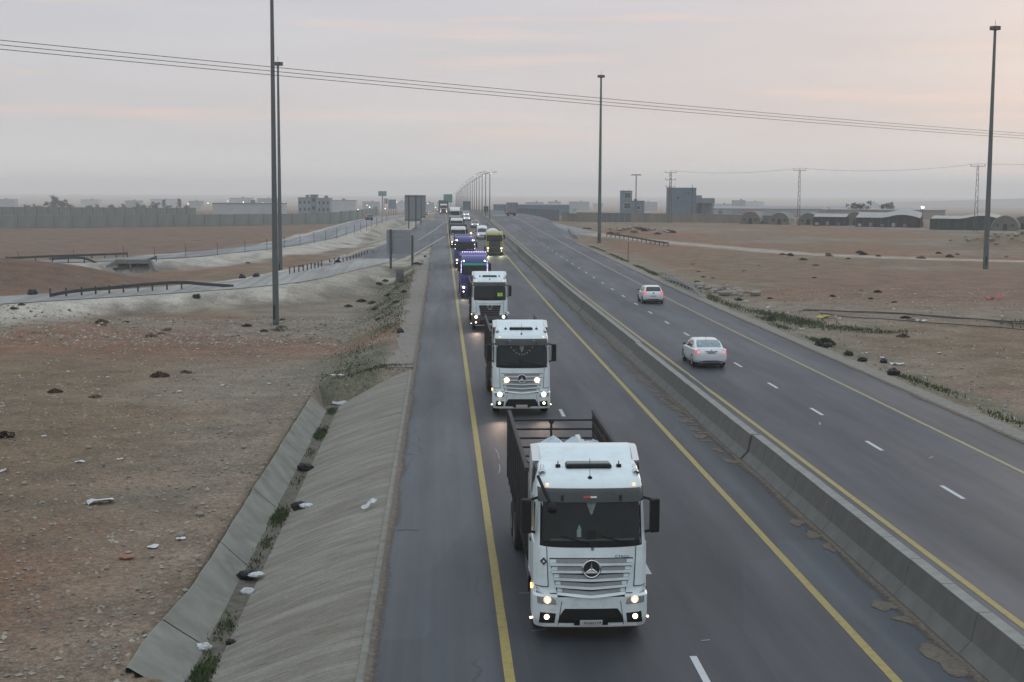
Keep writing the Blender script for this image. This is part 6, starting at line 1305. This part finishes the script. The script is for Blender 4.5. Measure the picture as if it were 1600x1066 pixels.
# ------------------------------------------------------------------ plants
M_GRS = mat('green_grass', (.050, .075, .026), .9, .2, var=.4, scale=2); M_GRD = mat('verge_weeds', (.060, .070, .036), .9, .2, var=.5, scale=1.5); M_DRY = mat('dry_shrub', (.125, .100, .070), .95, .1, var=.4, scale=5); M_BSH = mat('green_shrub', (.032, .044, .022), .9, .2, var=.4, scale=4)
def grass(name, spots, n, h, m, lab, zf=None, w=.02):
    r = np.random.default_rng(len(spots) * 7 + n); vs, fs = [], []; xs, ys = [], []
    for (x, y, rx, ry, k) in spots:
        for i in range(int(n * k)): xs.append(x + r.normal() * rx); ys.append(y + r.normal() * ry)
    xs = np.array(xs); ys = np.array(ys); zs = terrain(xs, ys) if zf is None else np.array([zf(a) for a in xs])
    for x, y, z in zip(xs, ys, zs):
        a = r.random() * 6.3; l = h * (.4 + .9 * r.random()); d = (math.cos(a), math.sin(a)); ww = w * (1 + r.random()); o = len(vs)
        vs += [(x - d[1] * ww, y + d[0] * ww, z - .02), (x + d[1] * ww, y - d[0] * ww, z - .02), (x + d[0] * l * .5, y + d[1] * l * .5, z + l)]; fs.append((o, o + 1, o + 2))
    me = bpy.data.meshes.new(name); me.from_pydata(vs, [], fs); me.materials.append(m); return kind(tag(link(name, me), lab, 'grass'), 'stuff')
ditch = [(-6.7, y, .14, .55, k) for y, k in ((28.5, 1.0), (30, 1.3), (31.3, 1.0), (34.6, .35), (43.2, .2), (46.3, 1.0), (47.0, .5), (62.3, 1.1), (63.3, .7), (69, .5), (40.8, .12), (52.5, .12), (58, .1))]
grass('channel_grass', ditch, 480, .10, M_GRS, 'green grass growing in the silt of the channel', lambda x: -1.26)
r_ = random.Random(12)
vg = [(-5.0 - 3.0 * r_.random(), 78 + 85 * r_.random(), .5, 2.0, .6) for _ in range(60)] + [(-5.2, 76.8, 1.0, .45, 3), (-4.2, 77.6, .5, .3, 2), (-7.2, 72.5, .6, 1.5, 1.2), (-6.6, 80, .8, 1.5, 1)] + [(-4.6, 100 + k * 9, .25, 3, .7) for k in range(8)]
grass('verge_weeds', vg, 95, .11, M_GRD, 'low green weeds on the bank below the left gravel shoulder', None, .03)
vr = [(22.5 + .8 * r_.random(), 56 + k * 3.1, .25, 1.2, .5 + r_.random() * .6) for k in range(55) if r_.random() < .5] + [(25.2, 108, .8, 3.0, 5), (26.0, 104.5, .8, 2.0, 4), (24.6, 112.5, .8, 1.6, 3), (27.4, 101.4, .8, .8, 1.6), (28.6, 100.0, .8, .6, 1.4), (29.8, 98.2, .9, .6, 1.4), (42.5, 104, 1.2, 1.2, 1.6), (44, 101, 1.5, .8, 1), (23.0, 119, .5, 3, 2)]
grass('verge_weeds', vr, 170, .17, M_GRS, 'green weeds and grass along the right hand verge', None, .03)
def shrub_mesh(seed, n, h, wd):
    r = random.Random(seed); b = B()
    for k in range(n):
        a = r.random() * 6.28; e = r.random() ** .7; d = Vector((math.cos(a) * e * wd, math.sin(a) * e * wd, h * (1 - e * e * .75) * (.6 + .5 * r.random()))); p0 = Vector((d.x * .25, d.y * .25, 0)); s = Vector((-d.y, d.x, 0)).normalized() * .035 * (1 + wd)
        b.add([p0 - s, p0 + s, d + s * .8, d - s * .8], [(0, 1, 2, 3)])
        q = .09 + .06 * r.random(); u = Vector((r.gauss(0, 1), r.gauss(0, 1), r.gauss(0, 1))).normalized() * q; v = u.orthogonal().normalized() * q; b.add([d + u, d + v, d - u, d - v], [(0, 1, 2, 3)])
    return b
SH = []
for i, (n, h, wd, m_) in enumerate(((160, .35, .55, M_DRY), (130, .28, .5, M_DRY), (170, .5, .5, M_BSH), (150, .42, .6, M_BSH))):
    o = mesh('shrub', shrub_mesh(i, n, h, wd), m_, fix=False); SH.append(o.data); bpy.data.objects.remove(o)
def shrub(x, y, k, s, lab, group=None):
    o = link('shrub', SH[k], None, (x, y, gz(x, y) - .03)); s *= .5 if group else .62; o.scale = (s, s, s * .8); o.rotation_euler = (0, 0, x * 3); return tag(o, lab, 'shrub', group)
shrub(22.6, 87.3, 2, 1.9, 'bushy green shrub by the right kerb behind a black bag'); shrub(23.4, 105.3, 2, 1.3, 'small dark green shrub at the left tip of the right grass patch')
for x, y, k, s, lab in ((-21.4, 74.4, 0, 1.1, 'round dry tuft on the left field, left of the pair'), (-18.8, 72.2, 1, 1.0, 'round dry tuft on the left field, right of the pair'), (-17.2, 80.5, 0, 1.5, 'widest dry tuft on the left field'), (-16.1, 82.4, 1, 1.1, 'dry tuft right beside the widest one'), (-19.6, 59.8, 0, 1.3, 'dry tuft at the left picture edge')): shrub(x, y, k, s, lab)
for x, y, s in ((-7.9, 167.1, 1.4), (-8.5, 163.9, 1.5), (-6.1, 168.9, 1.3), (-6.5, 139.4, 1.4), (-5.2, 123.1, 1.2), (-9.4, 144.2, 1.7), (-8.1, 139.9, 1.6), (-10.3, 137.7, 1.4), (-4.4, 178, 1.6), (-3.9, 175.5, 1.3), (-5.4, 150, 1.3), (-4.8, 133, 1.1), (-7.3, 129, 1.3), (-6.3, 112, 1.0)): shrub(x, y, 3, s, 'dark green weed clump on the left shoulder bank', 'weed clumps on the left bank')
r_ = random.Random(21)
for k in range(22): shrub(24.5 + r_.random() * 24, 95 + r_.random() * 95, r_.choice((0, 1, 1, 3)), .8 + r_.random() * .9, 'low dry tuft on the right field', 'dry tufts on the right field')
for k in range(22): shrub(45 + r_.random() * 50, 196 + r_.random() * 30, r_.choice((0, 1, 3)), 1.2 + r_.random() * 1.3, 'dry tuft beside the dirt track on the right', 'tufts by the right track')
for k in range(14): shrub(30 + r_.random() * 20, 300 + r_.random() * 24, 0, 1.8 + r_.random() * 1.6, 'brown brush on the soil bank before the right wall', 'brush on the right bank')
for k in range(16): shrub(-9 - r_.random() * 30, 104 + r_.random() * 22, r_.choice((0, 1)), 1.0 + r_.random(), 'dry tuft on the pale bank below the ramp', 'tufts on the ramp bank')
for k in range(10): shrub(-14 - r_.random() * 20, 178 + r_.random() * 40, r_.choice((0, 3)), 1.2 + r_.random() * 1.2, 'dark tuft between the ramp and the frontage road', 'tufts between the side roads')

# ------------------------------------------------------------------ haze
hz = mesh('haze', B().box(-3700, 3700, -80, 7700, -37, 42), bpy.data.materials.new('haze_air'))
hm = hz.data.materials[0]; hm.use_nodes = True; hn_ = hm.node_tree; hn_.nodes.clear(); ho = hn_.nodes.new('ShaderNodeOutputMaterial'); hv = hn_.nodes.new('ShaderNodeVolumePrincipled')
hv.inputs['Color'].default_value = (1.0, .99, .97, 1); hv.inputs['Density'].default_value = .00036; hv.inputs['Anisotropy'].default_value = 0.0; hn_.links.new(hv.outputs[0], ho.inputs['Volume']); kind(hz, 'stuff')
hz['label'] = 'pale dusk haze filling the air over the plain'; hz['category'] = 'haze'
